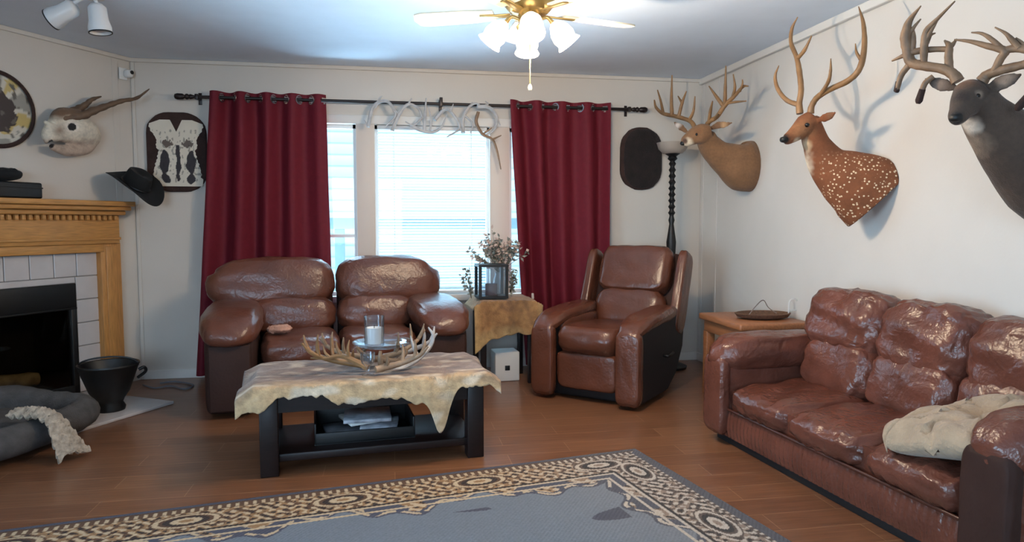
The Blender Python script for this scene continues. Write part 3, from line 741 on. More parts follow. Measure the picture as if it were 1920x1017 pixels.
# ---- loveseat (local x along front, y to the back)
t = thing('loveseat', 'brown leather reclining two-seat sofa in front of the window', 'sofa', (-1.16, 4.42, 0), R(8))
LW = 1.70; AW = .34
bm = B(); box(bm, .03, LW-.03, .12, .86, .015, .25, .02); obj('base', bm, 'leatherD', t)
for x0, x1 in ((AW, LW/2), (LW/2, LW-AW)):
    pad('footrest_panel', t, 'leather', ((x0+x1)/2, .1, .2), (x1-x0-.008, .14, .26), (7, 4, 6), .006)
    pad('seat_cushion', t, 'leather', ((x0+x1)/2, .34, .375), (x1-x0-.004, .66, .2), (6, 5, 3.2), .014,
        fn=lambda u, v, w, p: p+Vector((0, 0, .006*math.sin(u*22)*max(0, w)*max(0, -v))))
for i, (x0, x1, tilt) in enumerate(((.0, LW/2-.005, -.04), (LW/2+.005, LW-.09, 0))):
    cx = (x0+x1)/2; w_ = x1-x0; BT = TR((0, .62, .3), rx=R(-13)) @ TR((0, -.62, -.3))
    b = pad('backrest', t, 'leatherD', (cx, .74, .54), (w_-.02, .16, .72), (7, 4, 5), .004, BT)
    def outer(u, v, w, p, i=i):
        s = (-1 if i == 0 else 1); k = max(0, u*s); return p+Vector((s*.03*k*(w < .4), 0, -.05*k**3*max(0, w)))
    pad('headrest_pad', b, 'leather', (cx, .635, .79), (w_, .25, .37), (4.5, 2.6, 3), .012, BT, outer, 18)
    inx = .24 if i == 0 else 0; inr = 0 if i == 0 else .18
    pad('lumbar_pad', b, 'leather', (cx+inx/2-inr/2+.0, .585, .545), (w_-inx-inr, .25, .26), (5, 2.6, 3), .012, BT, None, 16)
for s, x0 in ((0, 0), (1, LW-AW)):
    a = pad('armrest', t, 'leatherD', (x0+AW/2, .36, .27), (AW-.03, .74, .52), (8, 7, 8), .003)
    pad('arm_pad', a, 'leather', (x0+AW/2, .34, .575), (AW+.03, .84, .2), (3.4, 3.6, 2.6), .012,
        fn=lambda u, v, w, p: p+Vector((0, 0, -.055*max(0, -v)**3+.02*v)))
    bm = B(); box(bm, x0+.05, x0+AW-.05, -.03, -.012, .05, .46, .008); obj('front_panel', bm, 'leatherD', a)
# folded cloth on the loveseat
p = Matrix.Translation((-1.16, 4.42, 0)) @ Matrix.Rotation(R(8), 4, 'Z') @ Vector((.46, .24, .492))
bm = B(); cushion(bm, p+Vector((0, 0, .018)), (.16, .12, .05), (2, 2, 2), 12, lambda u, v, w, q: q+Vector((.02*nz(u*3, v*3, 2), .02*nz(v*4, u*2), .014*nz(u*5, v*5, w*3))))
tag(obj('crumpled_cloth', bm, 'cloth'), 'small crumpled pinkish cloth on left seat of loveseat', 'cloth')

# ---- recliner
RO = Vector((.95, 4.68, 0)); RR = R(-42); RW = .80
t = thing('recliner', 'brown leather recliner chair with dark sides beside the window', 'recliner', RO, RR)
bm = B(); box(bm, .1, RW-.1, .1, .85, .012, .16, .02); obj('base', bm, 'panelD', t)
pad('footrest_panel', t, 'leatherR', (RW/2, .07, .21), (RW-.34, .1, .26), (8, 3.5, 7), .005)
pad('seat_cushion', t, 'leatherR', (RW/2, .36, .4), (RW-.3, .7, .22), (6, 4, 3), .008, fn=lambda u, v, w, p: p+Vector((0, -.03*max(0, -v)**2, .02*-v)))
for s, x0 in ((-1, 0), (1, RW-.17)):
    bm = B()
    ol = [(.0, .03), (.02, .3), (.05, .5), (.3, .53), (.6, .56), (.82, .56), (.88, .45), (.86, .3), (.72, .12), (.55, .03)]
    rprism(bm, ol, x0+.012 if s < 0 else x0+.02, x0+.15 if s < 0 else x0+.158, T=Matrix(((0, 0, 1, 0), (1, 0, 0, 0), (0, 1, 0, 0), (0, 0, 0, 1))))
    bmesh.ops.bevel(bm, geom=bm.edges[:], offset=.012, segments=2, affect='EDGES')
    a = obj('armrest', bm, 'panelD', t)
    pad('arm_front', a, 'leatherR', (x0+.085, .015, .27), (.175, .09, .5), (6, 3, 8), .004)
    pad('arm_pad', a, 'leatherR', (x0+.085, .36, .56), (.2, .78, .1), (4, 4.5, 2.4), .008, fn=lambda u, v, w, p: p+Vector((0, 0, -.06*max(0, -v)**3+.02*v)))
    if s < 0: pad('inner_arm', a, 'leatherR', (x0+.16, .42, .47), (.06, .6, .16), (3, 5, 4), .004)
BT = TR((0, .68, .32), rx=R(-21)) @ TR((0, -.68, -.32))
b = pad('backrest', t, 'leatherD', (RW/2+.01, .8, .66), (RW-.08, .13, .8), (8, 4, 8), .004, BT)
pad('headrest_pad', b, 'leatherR', (RW/2, .70, .89), (RW-.22, .2, .38), (7, 2.8, 4.5), .008, BT)
pad('lumbar_pad', b, 'leatherR', (RW/2, .69, .58), (RW-.24, .2, .3), (6, 2.6, 3.4), .008, BT)
for s in (-1, 1):
    pad('side_wing', b, 'leatherR', (RW/2+s*(RW/2-.035), .72, .74), (.075, .2, .62), (5, 5, 7), .004, BT)
bm = B(); tube(bm, [(RW+.0, .42, .3), (RW+.035, .42, .3), (RW+.04, .5, .31)], .01, 8); obj('recline_lever', bm, 'black', t)

# ---- three seat sofa along the right wall
t = thing('leather_sofa', 'glossy brown leather three-seat sofa along the right wall', 'sofa', (1.745, 3.63, 0), R(-85.4))
SW = 1.85; SA = .2; SD = .73
bm = B(); box(bm, .04, SW-.04, .05, SD, .0, .045, .004); obj('plinth', bm, 'panelD', t)
bm = B()
sheet(bm, lambda u, v: Vector((.1+(SW-.2)*u, .03+.0016*math.sin(u*2*PI*50)-.012*math.sin(v*PI), .045+.15*v)), 352, 6)
box(bm, .05, SW-.05, .05, SD-.02, .045, .3); obj('base', bm, 'leatherS', t)
bm = B(); tube(bm, [(.1, .02, .2), (SW-.1, .02, .2)], .008, 8, 1); obj('piping', bm, 'piping', t)
sw = (SW-2*SA)/3
for i in range(3):
    cx = SA+sw*(i+.5)
    def seatf(u, v, w, p, i=i):
        q = p+Vector((0, 0, 0))
        if v < -.2: q += Vector((0, .004*math.sin(u*30+i)*max(0, -v), .004*math.sin(u*26)))
        q.z += .018*v*max(0, w)+.006*math.sin((u+v*.6)*9+i*2)*max(0, w)
        return q
    pad('seat_cushion', t, 'leatherS', (cx, .29, .27), (sw+.008, .60, .17), (5.5, 4.5, 3), .012, None, seatf, 22)
for i in range(3):
    cx = SA+sw*(i+.5); BT = TR((0, .6, .34), rx=R(-14)) @ TR((0, -.6, -.34))
    sx = -.05 if i == 0 else (.05 if i == 2 else 0)
    b = pad('back_cushion', t, 'leatherS', (cx, .52, .43), (sw+.01, .24, .3), (5, 2.6, 3.4), .014, BT,
            lambda u, v, w, p: p+Vector((0, .014*math.exp(-(u/.06)**2), 0)), 20)
    def rollf(u, v, w, p, i=i):
        q = p.copy()
        g_ = math.exp(-(u/.05)**2)
        q.y += .035*g_*max(0, -v); q.z -= .022*g_*max(0, w)+.014*i
        q.y -= .010*math.sin(w*7+u*2.2+i)*max(0, -v)
        q += Vector((0, .008*nz(u*7+i*9, w*7), .006*nz(u*9, w*5, i)))
        return q
    pad('head_roll', b, 'leatherS', (cx+sx/2, .545, .675), (sw+.045+abs(sx), .31, .36), (4.2, 2.4, 2.6), .014, BT, rollf, 24)
pad('back_frame', t, 'leatherS', (SW/2, .70, .42), (SW-.1, .12, .7), (9, 4, 7), .004)
for s, x0 in ((-1, 0), (1, SW-SA)):
    a = pad('armrest', t, 'leatherS', (x0+SA/2, .36, .3), (SA-.02, .7, .5), (7, 8, 6), .004)
    pad('arm_pad', a, 'leatherS', (x0+SA/2, .35, .5), (SA+.05, .76, .2), (2.8, 5, 2.6), .012, fn=lambda u, v, w, p: p+Vector((0, 0, -.03*max(0, -v)**4)))
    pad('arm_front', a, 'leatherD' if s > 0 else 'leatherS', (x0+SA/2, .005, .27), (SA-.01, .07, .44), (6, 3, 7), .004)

# cream pet bed on the sofa
SM = Matrix.Translation((1.745, 3.63, 0)) @ Matrix.Rotation(R(-85.4), 4, 'Z')
pb = SM @ Vector((1.50, .27, .378))
t = thing('pet_cushion', 'cream fleece pet cushion with tufted center on the sofa seat', 'cushion', pb, R(-85.4))
bm = B()
def bedf(u, v, w, p):
    r = math.hypot(u, v); a = math.atan2(v, u); q = p.copy()
    q.x += .03*math.sin(a*5+1)*r*r; q.y += .025*math.cos(a*4)*r*r
    if w > -.2:
        q.z -= .07*math.exp(-(r/.2)**2)
        f_ = abs(math.sin(a*4.5+1.6*nz(u*2, v*2, 3)))
        q.z -= .06*math.exp(-(f_/.2)**2)*min(1, r*2.5)*(1-.5*r)
        q.z += .03*nz(u*2.4, v*2.4, 2)+.012*nz(u*7, v*7, 5)
    return q
cushion(bm, (0, 0, .08), (.66, .58, .17), (2.3, 2.3, 2.2), 44, bedf); bm.transform(TR(ry=R(-14)) @ TR(rx=R(9))); obj('fleece_body', bm, 'cream', t)
bm = B(); cushion(bm, (0, 0, .105), (.03, .03, .014), (2, 2, 2), 6); obj('tuft_button', bm, 'knit', t)

# ------------------------------------------------------------------ coffee table
TO = Vector((-.628, 3.36, 0)); RT_ = R(6.5); TW, TD, TH = 1.09, .56, .425
t = thing('coffee_table', 'dark espresso coffee table with thick legs and lower shelf', 'coffee table', TO, RT_)
bm = B(); box(bm, -.02, TW+.02, -.02, TD+.02, TH-.035, TH, .006); obj('tabletop', bm, 'espresso', t)
bm = B(); box(bm, .05, TW-.05, .015, .035, TH-.12, TH-.035); box(bm, .05, TW-.05, TD-.035, TD-.015, TH-.12, TH-.035); box(bm, .015, .035, .05, TD-.05, TH-.12, TH-.035); box(bm, TW-.035, TW-.015, .05, TD-.05, TH-.12, TH-.035); obj('apron', bm, 'espresso', t, smooth=False)
for x in (0, TW-.085):
    for y in (0, TD-.085):
        bm = B(); box(bm, x, x+.085, y, y+.085, 0, TH-.035, .005); obj('leg', bm, 'espresso', t)
bm = B(); box(bm, .03, TW-.03, .03, TD-.03, .06, .10, .005); obj('lower_shelf', bm, 'espresso', t)
TM = Matrix.Translation(TO) @ Matrix.Rotation(RT_, 4, 'Z')
# deer hide over the table
def hem(u):    # front hem drop (m) along the table, u = local x
    h = .055+.03*nz(u*5+3, 1)+.022*nz(u*13, 5)+.012*nz(u*40, 9)
    h += .05*math.exp(-((u-.43)/.1)**2)+.03*math.exp(-((u-.62)/.12)**2)+.20*math.exp(-((u-.86)/.05)**2)+.05*math.exp(-((u-.8)/.12)**2)
    h += .06*math.exp(-((u+.0)/.05)**2)
    return h
bm = B(); HZ = TH+.004; NU, NV = 130, 90
info = []
def hidef(u, v):
    x = -.10+(TW+.18)*u; y0 = -.02; y1 = TD+.02+.03*nz(u*6, 8)
    hd = hem(x); Ltot = hd+(y1-y0)
    s = v*Ltot                      # 0 at front hem
    info.append((x, s-hd))
    wr = .006+.006*(nz(x*6, s*6)+1)+.004*nz(x*17, s*17)
    if s < hd:
        dd = hd-s; y = y0-.012-.02*(nz(x*7, dd*5, 3)+.6)*min(1, dd*12); z = HZ+wr-dd
    else: y = y0+(s-hd); z = HZ+wr
    ex = max(0, -.02-x, x-TW-.02)
    if ex: z -= ex*(.35+.9*(nz(y*5, 2)+.4)); 
    z -= 0
    return Vector((x, y, z))
sheet(bm, hidef, NU, NV)
bmesh.ops.recalc_face_normals(bm, faces=bm.faces); 
bm.transform(TM)
o = obj('deer_hide', bm, 'hide'); tag(o, 'brown and cream deer hide draped over the coffee table', 'hide')
sm = o.modifiers.new('thick', 'SOLIDIFY'); sm.thickness = .004; sm.offset = 1
cs = []
cA, cB, cC, cD = [Vector(lin(*q)[:3]) for q in ((118, 94, 80), (188, 158, 120), (66, 50, 46), (206, 188, 164))]
for x, s in info:
    n1 = nz(x*5, s*9, 1)+.5*nz(x*15, s*24, 4); k = max(0, min(1, (s+.03)/.12+.4*n1))
    c = cB.lerp(cA, k)
    c = c.lerp(cC, max(0, min(.8, n1*1.2))*k); n2 = nz(x*9+7, s*16)
    c = c.lerp(cD, max(0, min(1, (n2-.1)*3))*(1-.5*k))
    if s > .1: c = c.lerp(Vector(lin(150, 138, 134)[:3]), .5*max(0, nz(x*3, s*4, 9)+.4))
    cs.append((*c, 1))
paint(o, cs)
TZ = HZ+.036
# antler centrepiece
def tp(x, y, z=0): return TM @ Vector((x, y, TZ+z))
t = thing('antler_centerpiece', 'centerpiece of tan antlers with small glass dish on coffee table', 'centerpiece', tp(.5, .3))
CP = at(702, 644, y=3.66)
def rackA(base, dirx, sc, flip, m, lift=.0):
    bm = B(); b = Vector(base)
    P = [b+Vector((dirx*sc*a, flip*sc*c, sc*h+lift)) for a, c, h in ((0, 0, .02), (.14, .03, .04), (.3, .02, .08), (.44, -.03, .15), (.52, -.06, .24))]
    P = [TM @ Vector((p.x, p.y, TZ+p.z)) for p in P]
    tube(bm, P, [.02, .017, .014, .011, .005], 8, 5, wob=.12)
    C_ = catmull(P, 5)
    for k, (hx, hy, hz_) in ((4, (.02, -.06, .1)), (9, (.03, .05, .15)), (13, (.02, -.03, .15)), (16, (.06, .03, .1))):
        q = C_[k]
        if math.hypot(q.x-CP.x, q.y-3.66) < .11: continue
        v = TM.to_3x3() @ Vector((dirx*hx, flip*hy, hz_))*sc
        tube(bm, [q, q+v*.5+Vector((0, 0, .01)), q+v*1.0+Vector((dirx*-.01, 0, .02))], [.011, .009, .003], 7, 4)
    for v in bm.verts: v.co.z = max(v.co.z, HZ+.03)
    return obj('antler', bm, m, t, world=True)
rackA((.52, .18, 0), -1, .62, 1, 'antlerG'); rackA((.50, .30, 0), 1, .66, -1, 'antlerT'); rackA((.55, .42, 0), -1, .5, -1, 'antlerT')
rackA((.55, .07, 0), 1, .5, 1, 'antlerT'); rackA((.62, .38, .0), 1, .56, 1, 'antlerW'); rackA((.70, .22, .0), -1, .45, 1, 'antlerD')
def tubes_px(paths, y, m):
    bm = B()
    for P, r in paths: tube(bm, [at(a, b, y=y+dy) for a, b, dy in P], r, 7, 5, wob=.1)
    for v in bm.verts: v.co.z = max(v.co.z, HZ+.03)
    return obj('antler', bm, m, t, world=True)
yt = 3.62
tubes_px([([(690, 690, -.1), (670, 680, -.08), (640, 668, -.05), (612, 672, -.05), (582, 672, -.06)], [.018, .016, .013, .01, .004]), ([(640, 668, -.05), (632, 652, -.05), (630, 640, -.05)], [.01, .008, .003]), ([(655, 673, -.06), (652, 655, -.07), (655, 638, -.07)], [.01, .008, .003]), ([(620, 672, -.05), (610, 662, -.05), (606, 650, -.05)], [.009, .007, .003])], yt, 'antlerG')
tubes_px([([(735, 700, -.08), (755, 690, -.05), (785, 672, 0), (806, 650, .02), (812, 630, .02), (803, 614, .02)], [.016, .015, .014, .012, .009, .004]), ([(785, 672, 0), (775, 650, 0), (770, 630, .02)], [.011, .009, .003]), ([(806, 650, .02), (798, 660, -.03), (796, 662, -.03)], [.01, .008, .004])], yt+.02, 'antlerW')
# glass dish carried by the antlers, candle
dz = at(718, 648, y=3.68)
DC = Vector((dz.x, 3.68, dz.z-.0))
bm = B(); lathe(bm, [(.0, .0), (.07, 0), (.13, .012), (.158, .03), (.16, .034), (.154, .034), (.128, .018), (.07, .006), (0, .005)], 36, T=TR(DC-Vector((0, 0, .012)))); obj('glass_dish', bm, 'jar', t, world=True, label='clear shallow glass dish')
bm = B()
for a in range(3):
    an = a*2.1+.4; tube(bm, [DC+Vector((.1*math.cos(an), .1*math.sin(an), -.012)), Vector((DC.x+.13*math.cos(an), DC.y+.11*math.sin(an), (DC.z+TZ)/2)), Vector((DC.x+.07*math.cos(an), DC.y+.09*math.sin(an), TZ))], [.008, .013, .016], 7)
obj('antler_support', bm, 'antlerT', t, world=True)
cp = at(702, 644, y=3.66)
t = thing('jar_candle', 'white candle in a tall clear glass jar on antler centerpiece', 'candle', (cp.x, 3.66, DC.z+.004))
bm = B(); lathe(bm, [(0, 0), (.05, 0), (.052, .01), (.052, .15), (.055, .155), (.05, .155), (.048, .012), (0, .01)], 28); obj('jar', bm, 'jar', t)
bm = B(); lathe(bm, [(0, .013), (.046, .013), (.046, .095), (.01, .092), (0, .092)], 24); w = obj('wax', bm, 'wax', t)
bm = B(); tube(bm, [(0, 0, .09), (.001, 0, .108)], .002, 5, 1); obj('wick', bm, 'black', w)
gp = at(690, 716, y=3.42)
t = thing('glass_votive', 'small clear footed glass votive at table front', 'glass', (gp.x, 3.42, TZ))
bm = B(); lathe(bm, [(0, 0), (.03, 0), (.03, .006), (.008, .014), (.009, .04), (.03, .06), (.036, .085), (.036, .11), (.033, .11), (.03, .066), (0, .05)], 24); obj('stem_glass', bm, 'jar', t)
# tray of magazines on the lower shelf
tc_ = TM @ Vector((.5, .28, .101))
t = thing('black_tray', 'black rectangular bin full of papers on coffee table shelf', 'bin', tc_, RT_)
bm = B(); w2, d2 = .25, .17
box(bm, -w2, w2, -d2, d2, 0, .008); box(bm, -w2, -w2+.01, -d2, d2, 0, .11, .003); box(bm, w2-.01, w2, -d2, d2, 0, .11, .003); box(bm, -w2, w2, -d2, -d2+.01, 0, .06, .003); box(bm, -w2, w2, d2-.01, d2, 0, .13, .003); obj('bin_walls', bm, 'black', t)
for i, (x, y, rz, w3, d3, mm) in enumerate(((-.1, -.005, 8, .19, .25, 'mag'), (.09, .0, -10, .19, .25, 'mag'), (-.01, .012, 16, .18, .2, 'plastic'), (.02, -.03, -4, .24, .24, 'mag'))):
    bm = B(); T = TR(tc_, rz=RT_) @ TR((x, y, .012+.026*i), rz=R(rz)); box(bm, -w3/2, w3/2, -d3/2, d3/2, 0, .018, .002, 1, T=T)
    o = obj('magazine', bm, mm)
    tag(o, ('lowest magazine in the black bin under the coffee table', 'gray magazine second from bottom in the black bin', 'white folded paper in the black bin under the coffee table', 'gray magazine on top in the black bin')[i], 'magazine', 'papers in the coffee table bin')

# ------------------------------------------------------------------ side table between loveseat and recliner
SC = Vector((.83, 5.24, 0)); ZT = .62
t = thing('side_table', 'dark square side table under tan hide by the window', 'side table', SC, R(3))
bm = B(); box(bm, -.21, .21, -.2, .2, ZT-.025, ZT, .005); obj('tabletop', bm, 'espresso', t)
for x in (-.18, .18):
    for y in (-.17, .17):
        bm = B(); box(bm, x-.02, x+.02, y-.02, y+.02, 0, ZT-.025, .003); obj('leg', bm, 'espresso', t)
bm = B(); info = []
ZH = ZT+.006
def skirt(u, v):
    # v: 0 back edge .. 1 front hem
    x = -.26+.52*u
    hd = .30+.06*math.sin(u*PI*1.2+2.2)+.03*nz(u*6, 3); top = .42
    s = v*(top+hd); info.append((u, s))
    wr = .006*(nz(x*9, s*9)+1.2)
    ed = max(0, abs(x)-.2)
    if s < top: y, z = .2-s, ZH+wr-ed*1.1
    else:
        d = s-top; y = -.225-.018*math.sin(u*15+1)*min(1, d*6)-.01; z = ZH+wr-d-ed*.6; x *= 1-.15*d
        x += -.03*d
    return Vector((x, y, z))
sheet(bm, skirt, 60, 80); bm.transform(TR(SC, rz=R(3)))
o = obj('tan_hide', bm, 'hide'); tag(o, 'golden tan hide hanging over the small window side table', 'hide'); sm = o.modifiers.new('thick', 'SOLIDIFY'); sm.thickness = .004; sm.offset = 1
cs = []
for u, s in info:
    n1 = nz(u*5, s*7, 6)+.5*nz(u*14, s*20)
    c = Vector(lin(150, 108, 66)[:3]).lerp(Vector(lin(112, 78, 50)[:3]), max(0, min(1, .5+n1-abs(u-.55))))
    c = c.lerp(Vector(lin(196, 164, 112)[:3]), max(0, min(1, (s-.6)/.15+n1*.6))*.7+max(0, abs(u-.5)-.4)*4)
    cs.append((*c, 1))
paint(o, cs)
# lantern
lc = Vector((at(921, 550, y=5.15).x, 5.15, ZH+.02))
t = thing('black_lantern', 'black square frame lantern with glass sides on side table', 'lantern', lc, R(4))
lw, lh = .1, .235
bm = B()
for x in (-lw, lw):
    for y in (-lw*.8, lw*.8): box(bm, x-.011, x+.011, y-.011, y+.011, 0, lh)
box(bm, -lw-.012, lw+.012, -lw*.8-.012, lw*.8+.012, 0, .018); box(bm, -lw-.012, lw+.012, -lw*.8-.012, lw*.8+.012, lh, lh+.018)
obj('lantern_frame', bm, 'black', t, smooth=False)
for s in (-1, 1):
    bm = B(); box(bm, -lw, lw, s*lw*.8-.001, s*lw*.8+.001, .018, lh); obj('glass_panel', bm, 'jar', t)
bm = B(); lathe(bm, [(0, .0), (.046, 0), (.046, .085), (.01, .088), (0, .085)], 24, T=TR(lc+Vector((0, 0, .02)))); o = obj('pillar_candle', bm, 'waxr'); tag(o, 'dark red pillar candle inside the black lantern', 'candle')
# dried flowers behind the lantern
vb = Vector((at(938, 545, y=5.36).x, 5.36, ZH+.018))
t = thing('dried_flowers', 'bouquet of dried gray and blush flowers behind the lantern', 'flowers', vb)
bm = B(); lathe(bm, [(0, 0), (.05, 0), (.062, .05), (.055, .12), (.04, .16), (.046, .18), (.04, .18), (.034, .16), (0, .15)], 24); obj('vase', bm, 'bowl', t)
def leafq(bm, p, d, l, w):
    s = d.cross(Vector((random.uniform(-1, 1), random.uniform(-1, 1), random.uniform(-1, 1)))).normalized()*w; n = s.cross(d).normalized()*w*.3
    vs = [bm.verts.new(q) for q in (p, p+d*l*.45+s+n, p+d*l, p+d*l*.45-s+n)]; bm.faces.new(vs)
bs, bl_, bp_ = B(), B(), B()
cc = at(936, 470, y=5.33)-vb
for i in range(90):
    e = cc+Vector((random.gauss(0, .095), random.gauss(0.02, .035), random.gauss(0, .062)))
    m_ = Vector((e.x*.35, e.y*.35, .24)); tube(bs, [(0, 0, .16), m_, e], [.0025, .002, .0015], 5, 3)
    for j in range(9):
        q = m_.lerp(e, random.uniform(.45, 1.05)); d = Vector((random.gauss(0, 1), random.gauss(0, 1), random.gauss(.3, 1))).normalized()
        leafq(bl_ if (random.random() < .52) else bp_, q, d, random.uniform(.028, .05), random.uniform(.008, .015))
    if i % 2 == 0: cushion(bp_, e, (.026, .026, .02), (2, 2, 2), 2, lambda u, v, w, p: p*(1+.4*nz(u*6, v*6, w*6)))
obj('stems', bs, 'stem', t); obj('leaves', bl_, 'leaf', t, smooth=False); obj('blossoms', bp_, 'petal', t, smooth=False)
for (px0, py0, px1, py1, lab) in ((884, 552, 874, 505, 'gray leafy sprig at left of the lantern on side table'), (958, 548, 966, 508, 'gray leafy sprig at right of the lantern on side table')):
    b0 = at(px0, py0, y=5.12 if px0 < 900 else 5.25); b0.z = ZH+.02; e0 = at(px1, py1, y=b0.y)
    t = thing('leafy_sprig', lab, 'sprig', b0, group='leafy sprigs by the lantern'); bs, bl_ = B(), B(); D = e0-b0
    for i in range(5):
        e = D*random.uniform(.7, 1.1)+Vector((random.gauss(0, .035), random.gauss(0, .02), 0)); tube(bs, [(0, 0, 0), e*.5+Vector((0, 0, .02)), e], .002, 5, 3)
        for j in range(11):
            q = e*random.uniform(.15, 1); d = Vector((random.gauss(0, 1), random.gauss(0, .6), random.gauss(.4, .8))).normalized(); leafq(bl_, q, d, .035, .011)
    obj('stem', bs, 'stem', t); obj('leaves', bl_, 'leaf', t, smooth=False)
# white cube under the side table
wc = at(944, 707, z=0)
t = thing('white_cube', 'white cube box with dark square hole under the side table', 'box', (wc.x, 5.24, 0), R(4))
bm = B(); box(bm, -.095, .095, -.09, .09, .0, .225, .008, 3); obj('body', bm, 'plastic', t)
bm = B(); box(bm, -.02, .018, -.094, -.088, .085, .122, .002); obj('port', bm, 'black', t)

# ------------------------------------------------------------------ floor lamp
lp = Vector((2.27, 5.42, 0)); zb = at(1262, 268, y=5.42).z
t = thing('floor_lamp', 'dark turned floor lamp with frosted bowl behind the recliner', 'floor lamp', lp)
bm = B(); lathe(bm, [(0, 0), (.14, 0), (.145, .02), (.1, .04), (.04, .07), (.03, .1)], 32); obj('base', bm, 'black', t)
prof = [(.03, .1), (.022, .2), (.024, .5), (.02, .8), (.036, .95), (.04, 1.05), (.024, 1.16), (.018, 1.2), (.026, 1.23), (.018, 1.26)]
z = 1.26; k = 0
while z < zb-.2: prof += [(.018, z+.01), (.030, z+.03), (.018, z+.05)]; z += .05
prof += [(.018, zb-.15), (.04, zb-.13), (.03, zb-.11), (.06, zb-.09), (.02, zb-.085)]
bm = B(); lathe(bm, prof, 24); obj('pole', bm, 'black', t)
bm = B(); lathe(bm, [(.03, zb-.09), (.08, zb-.085), (.115, zb-.05), (.128, zb-.005), (.13, zb), (.124, zb), (.108, zb-.045), (.07, zb-.075), (.03, zb-.08)], 36); obj('lamp_bowl', bm, 'bowl', t)

# ------------------------------------------------------------------ end table behind the sofa
t = thing('end_table', 'wooden end table in right corner beyond the sofa', 'end table', (2.33, 4.28, 0))
bm = B(); box(bm, -.2, .3, -.3, .3, .53, .575, .012); obj('tabletop', bm, 'oaktop', t)
bm = B(); box(bm, -.17, .27, -.27, .27, .45, .53, .004); obj('apron', bm, 'oaktop', t)
for x in (-.14, .25):
    for y in (-.25, .25):
        bm = B(); box(bm, x-.03, x+.03, y-.03, y+.03, 0, .45, .004); obj('leg', bm, 'oaktop', t)
ep = at(1425, 605, y=4.25)
t = thing('woven_tray', 'low oval woven tray on the corner end table', 'tray', (ep.x, 4.22, .577))
bm = B(); lathe(bm, [(0, .0), (.1, 0), (.15, .012), (.165, .035), (.158, .037), (.14, .016), (.09, .008), (0, .008)], 32, T=Matrix.Diagonal((1.15, .8, 1, 1))); obj('tray_body', bm, 'basket', t)
bm = B(); tube(bm, [(-.1, 0, .02), (-.06, 0, .07), (0, 0, .12), (.04, .0, .07), (.1, 0, .03)], .003, 6); obj('wire_handle', bm, 'wire', t)
t = thing('wire_stand', 'small pale wire stand behind the sofa back corner', 'stand', (at(1487, 580, y=4.2).x, 4.2, .577))
bm = B(); tube(bm, [(-.03, 0, 0), (-.03, 0, .1), (0, 0, .125), (.035, 0, .1), (.035, 0, 0)], .005, 6); tube(bm, [(-.03, 0, .05), (.035, 0, .05)], .004, 6, 1); obj('wire_frame', bm, 'plastic', t)

# ------------------------------------------------------------------ ornate rug
RC = Vector((1.262, 3.455, 0)); ru = Vector((-.983, -.182, 0)); rv = Vector((.182, -.983, 0))
RL, RWD = 3.3, 2.3; NU, NV = 660, 460
bm = B()
P = np.zeros(((NU+1)*(NV+1), 3), np.float32)
uu, vv = np.meshgrid(np.linspace(0, RL, NU+1), np.linspace(0, RWD, NV+1), indexing='ij'); uf, vf = uu.ravel(), vv.ravel()
P[:, 0] = RC.x+ru.x*uf+rv.x*vf; P[:, 1] = RC.y+ru.y*uf+rv.y*vf; P[:, 2] = .008+.0012*np.sin(uf*310)*np.sin(vf*290)
idx = np.arange((NU+1)*(NV+1)).reshape(NU+1, NV+1)
q = np.stack([idx[:-1, :-1], idx[:-1, 1:], idx[1:, 1:], idx[1:, :-1]], -1).reshape(-1, 4)
me = bpy.data.meshes.new('rug'); me.from_pydata(P.tolist(), [], q.tolist()); me.materials.append(M['rug'])
bm.free(); rug = bpy.data.objects.new('area_rug', me); COL.objects.link(rug)
tag(rug, 'ornate blue-gray and tan bordered area rug in the foreground', 'rug')
def L3(*c): return np.array(lin(*c)[:3])
du = np.minimum(uf, RL-uf); dv = np.minimum(vf, RWD-vf); de = np.minimum(du, dv)
along = np.where(dv < du, uf, vf); half = np.where(dv < du, RL, RWD)
def vn(x, y, s):   # smooth pseudo noise
    return (np.sin(x*s+1.3*np.sin(y*s*.7+.5))+np.sin(y*s*1.1+1.7*np.sin(x*s*.6+2))+np.sin((x+y)*s*.8+1.1))/3
tan, crm, dark, blue, slate, brn = L3(146, 112, 78), L3(188, 166, 136), L3(48, 38, 36), L3(108, 116, 126), L3(70, 72, 86), L3(92, 66, 48)
col = np.tile(blue, (len(uf), 1)); 
def put(mask, c): col[mask] = c
# scalloped inner edge of border (cartouche)
sc = .33+.05*np.sin(along*2*PI/.62+1)+.10*np.exp(-((du-.30)**2+(dv-.30)**2)/.05)+.025*np.sin(along*2*PI/.2)
put(de < sc+.035, slate); put((de < sc+.02) & (vn(uf, vf, 60) > -.2), crm); put(de < sc, slate)
put((de < sc-.01) & (vn(uf, vf, 30) > .12), tan); put((de < sc-.01) & (vn(uf, vf, 30) > .12) & (vn(uf+3, vf, 110) > .15), crm); put((de < sc-.01) & (vn(uf, vf, 30) > .12) & (vn(uf+3, vf, 110) < -.5), dark); put((de < .36) & (np.abs(de-.335) < .006), crm)
# main border band: florals
mb = (de < .29)
put(mb, brn); f1 = vn(uf, vf, 74); f2 = vn(uf+7, vf+2, 138)
put(mb & (f1 > -.05), tan); put(mb & (f2 > .2), crm); put(mb & (f2 < -.42), dark)
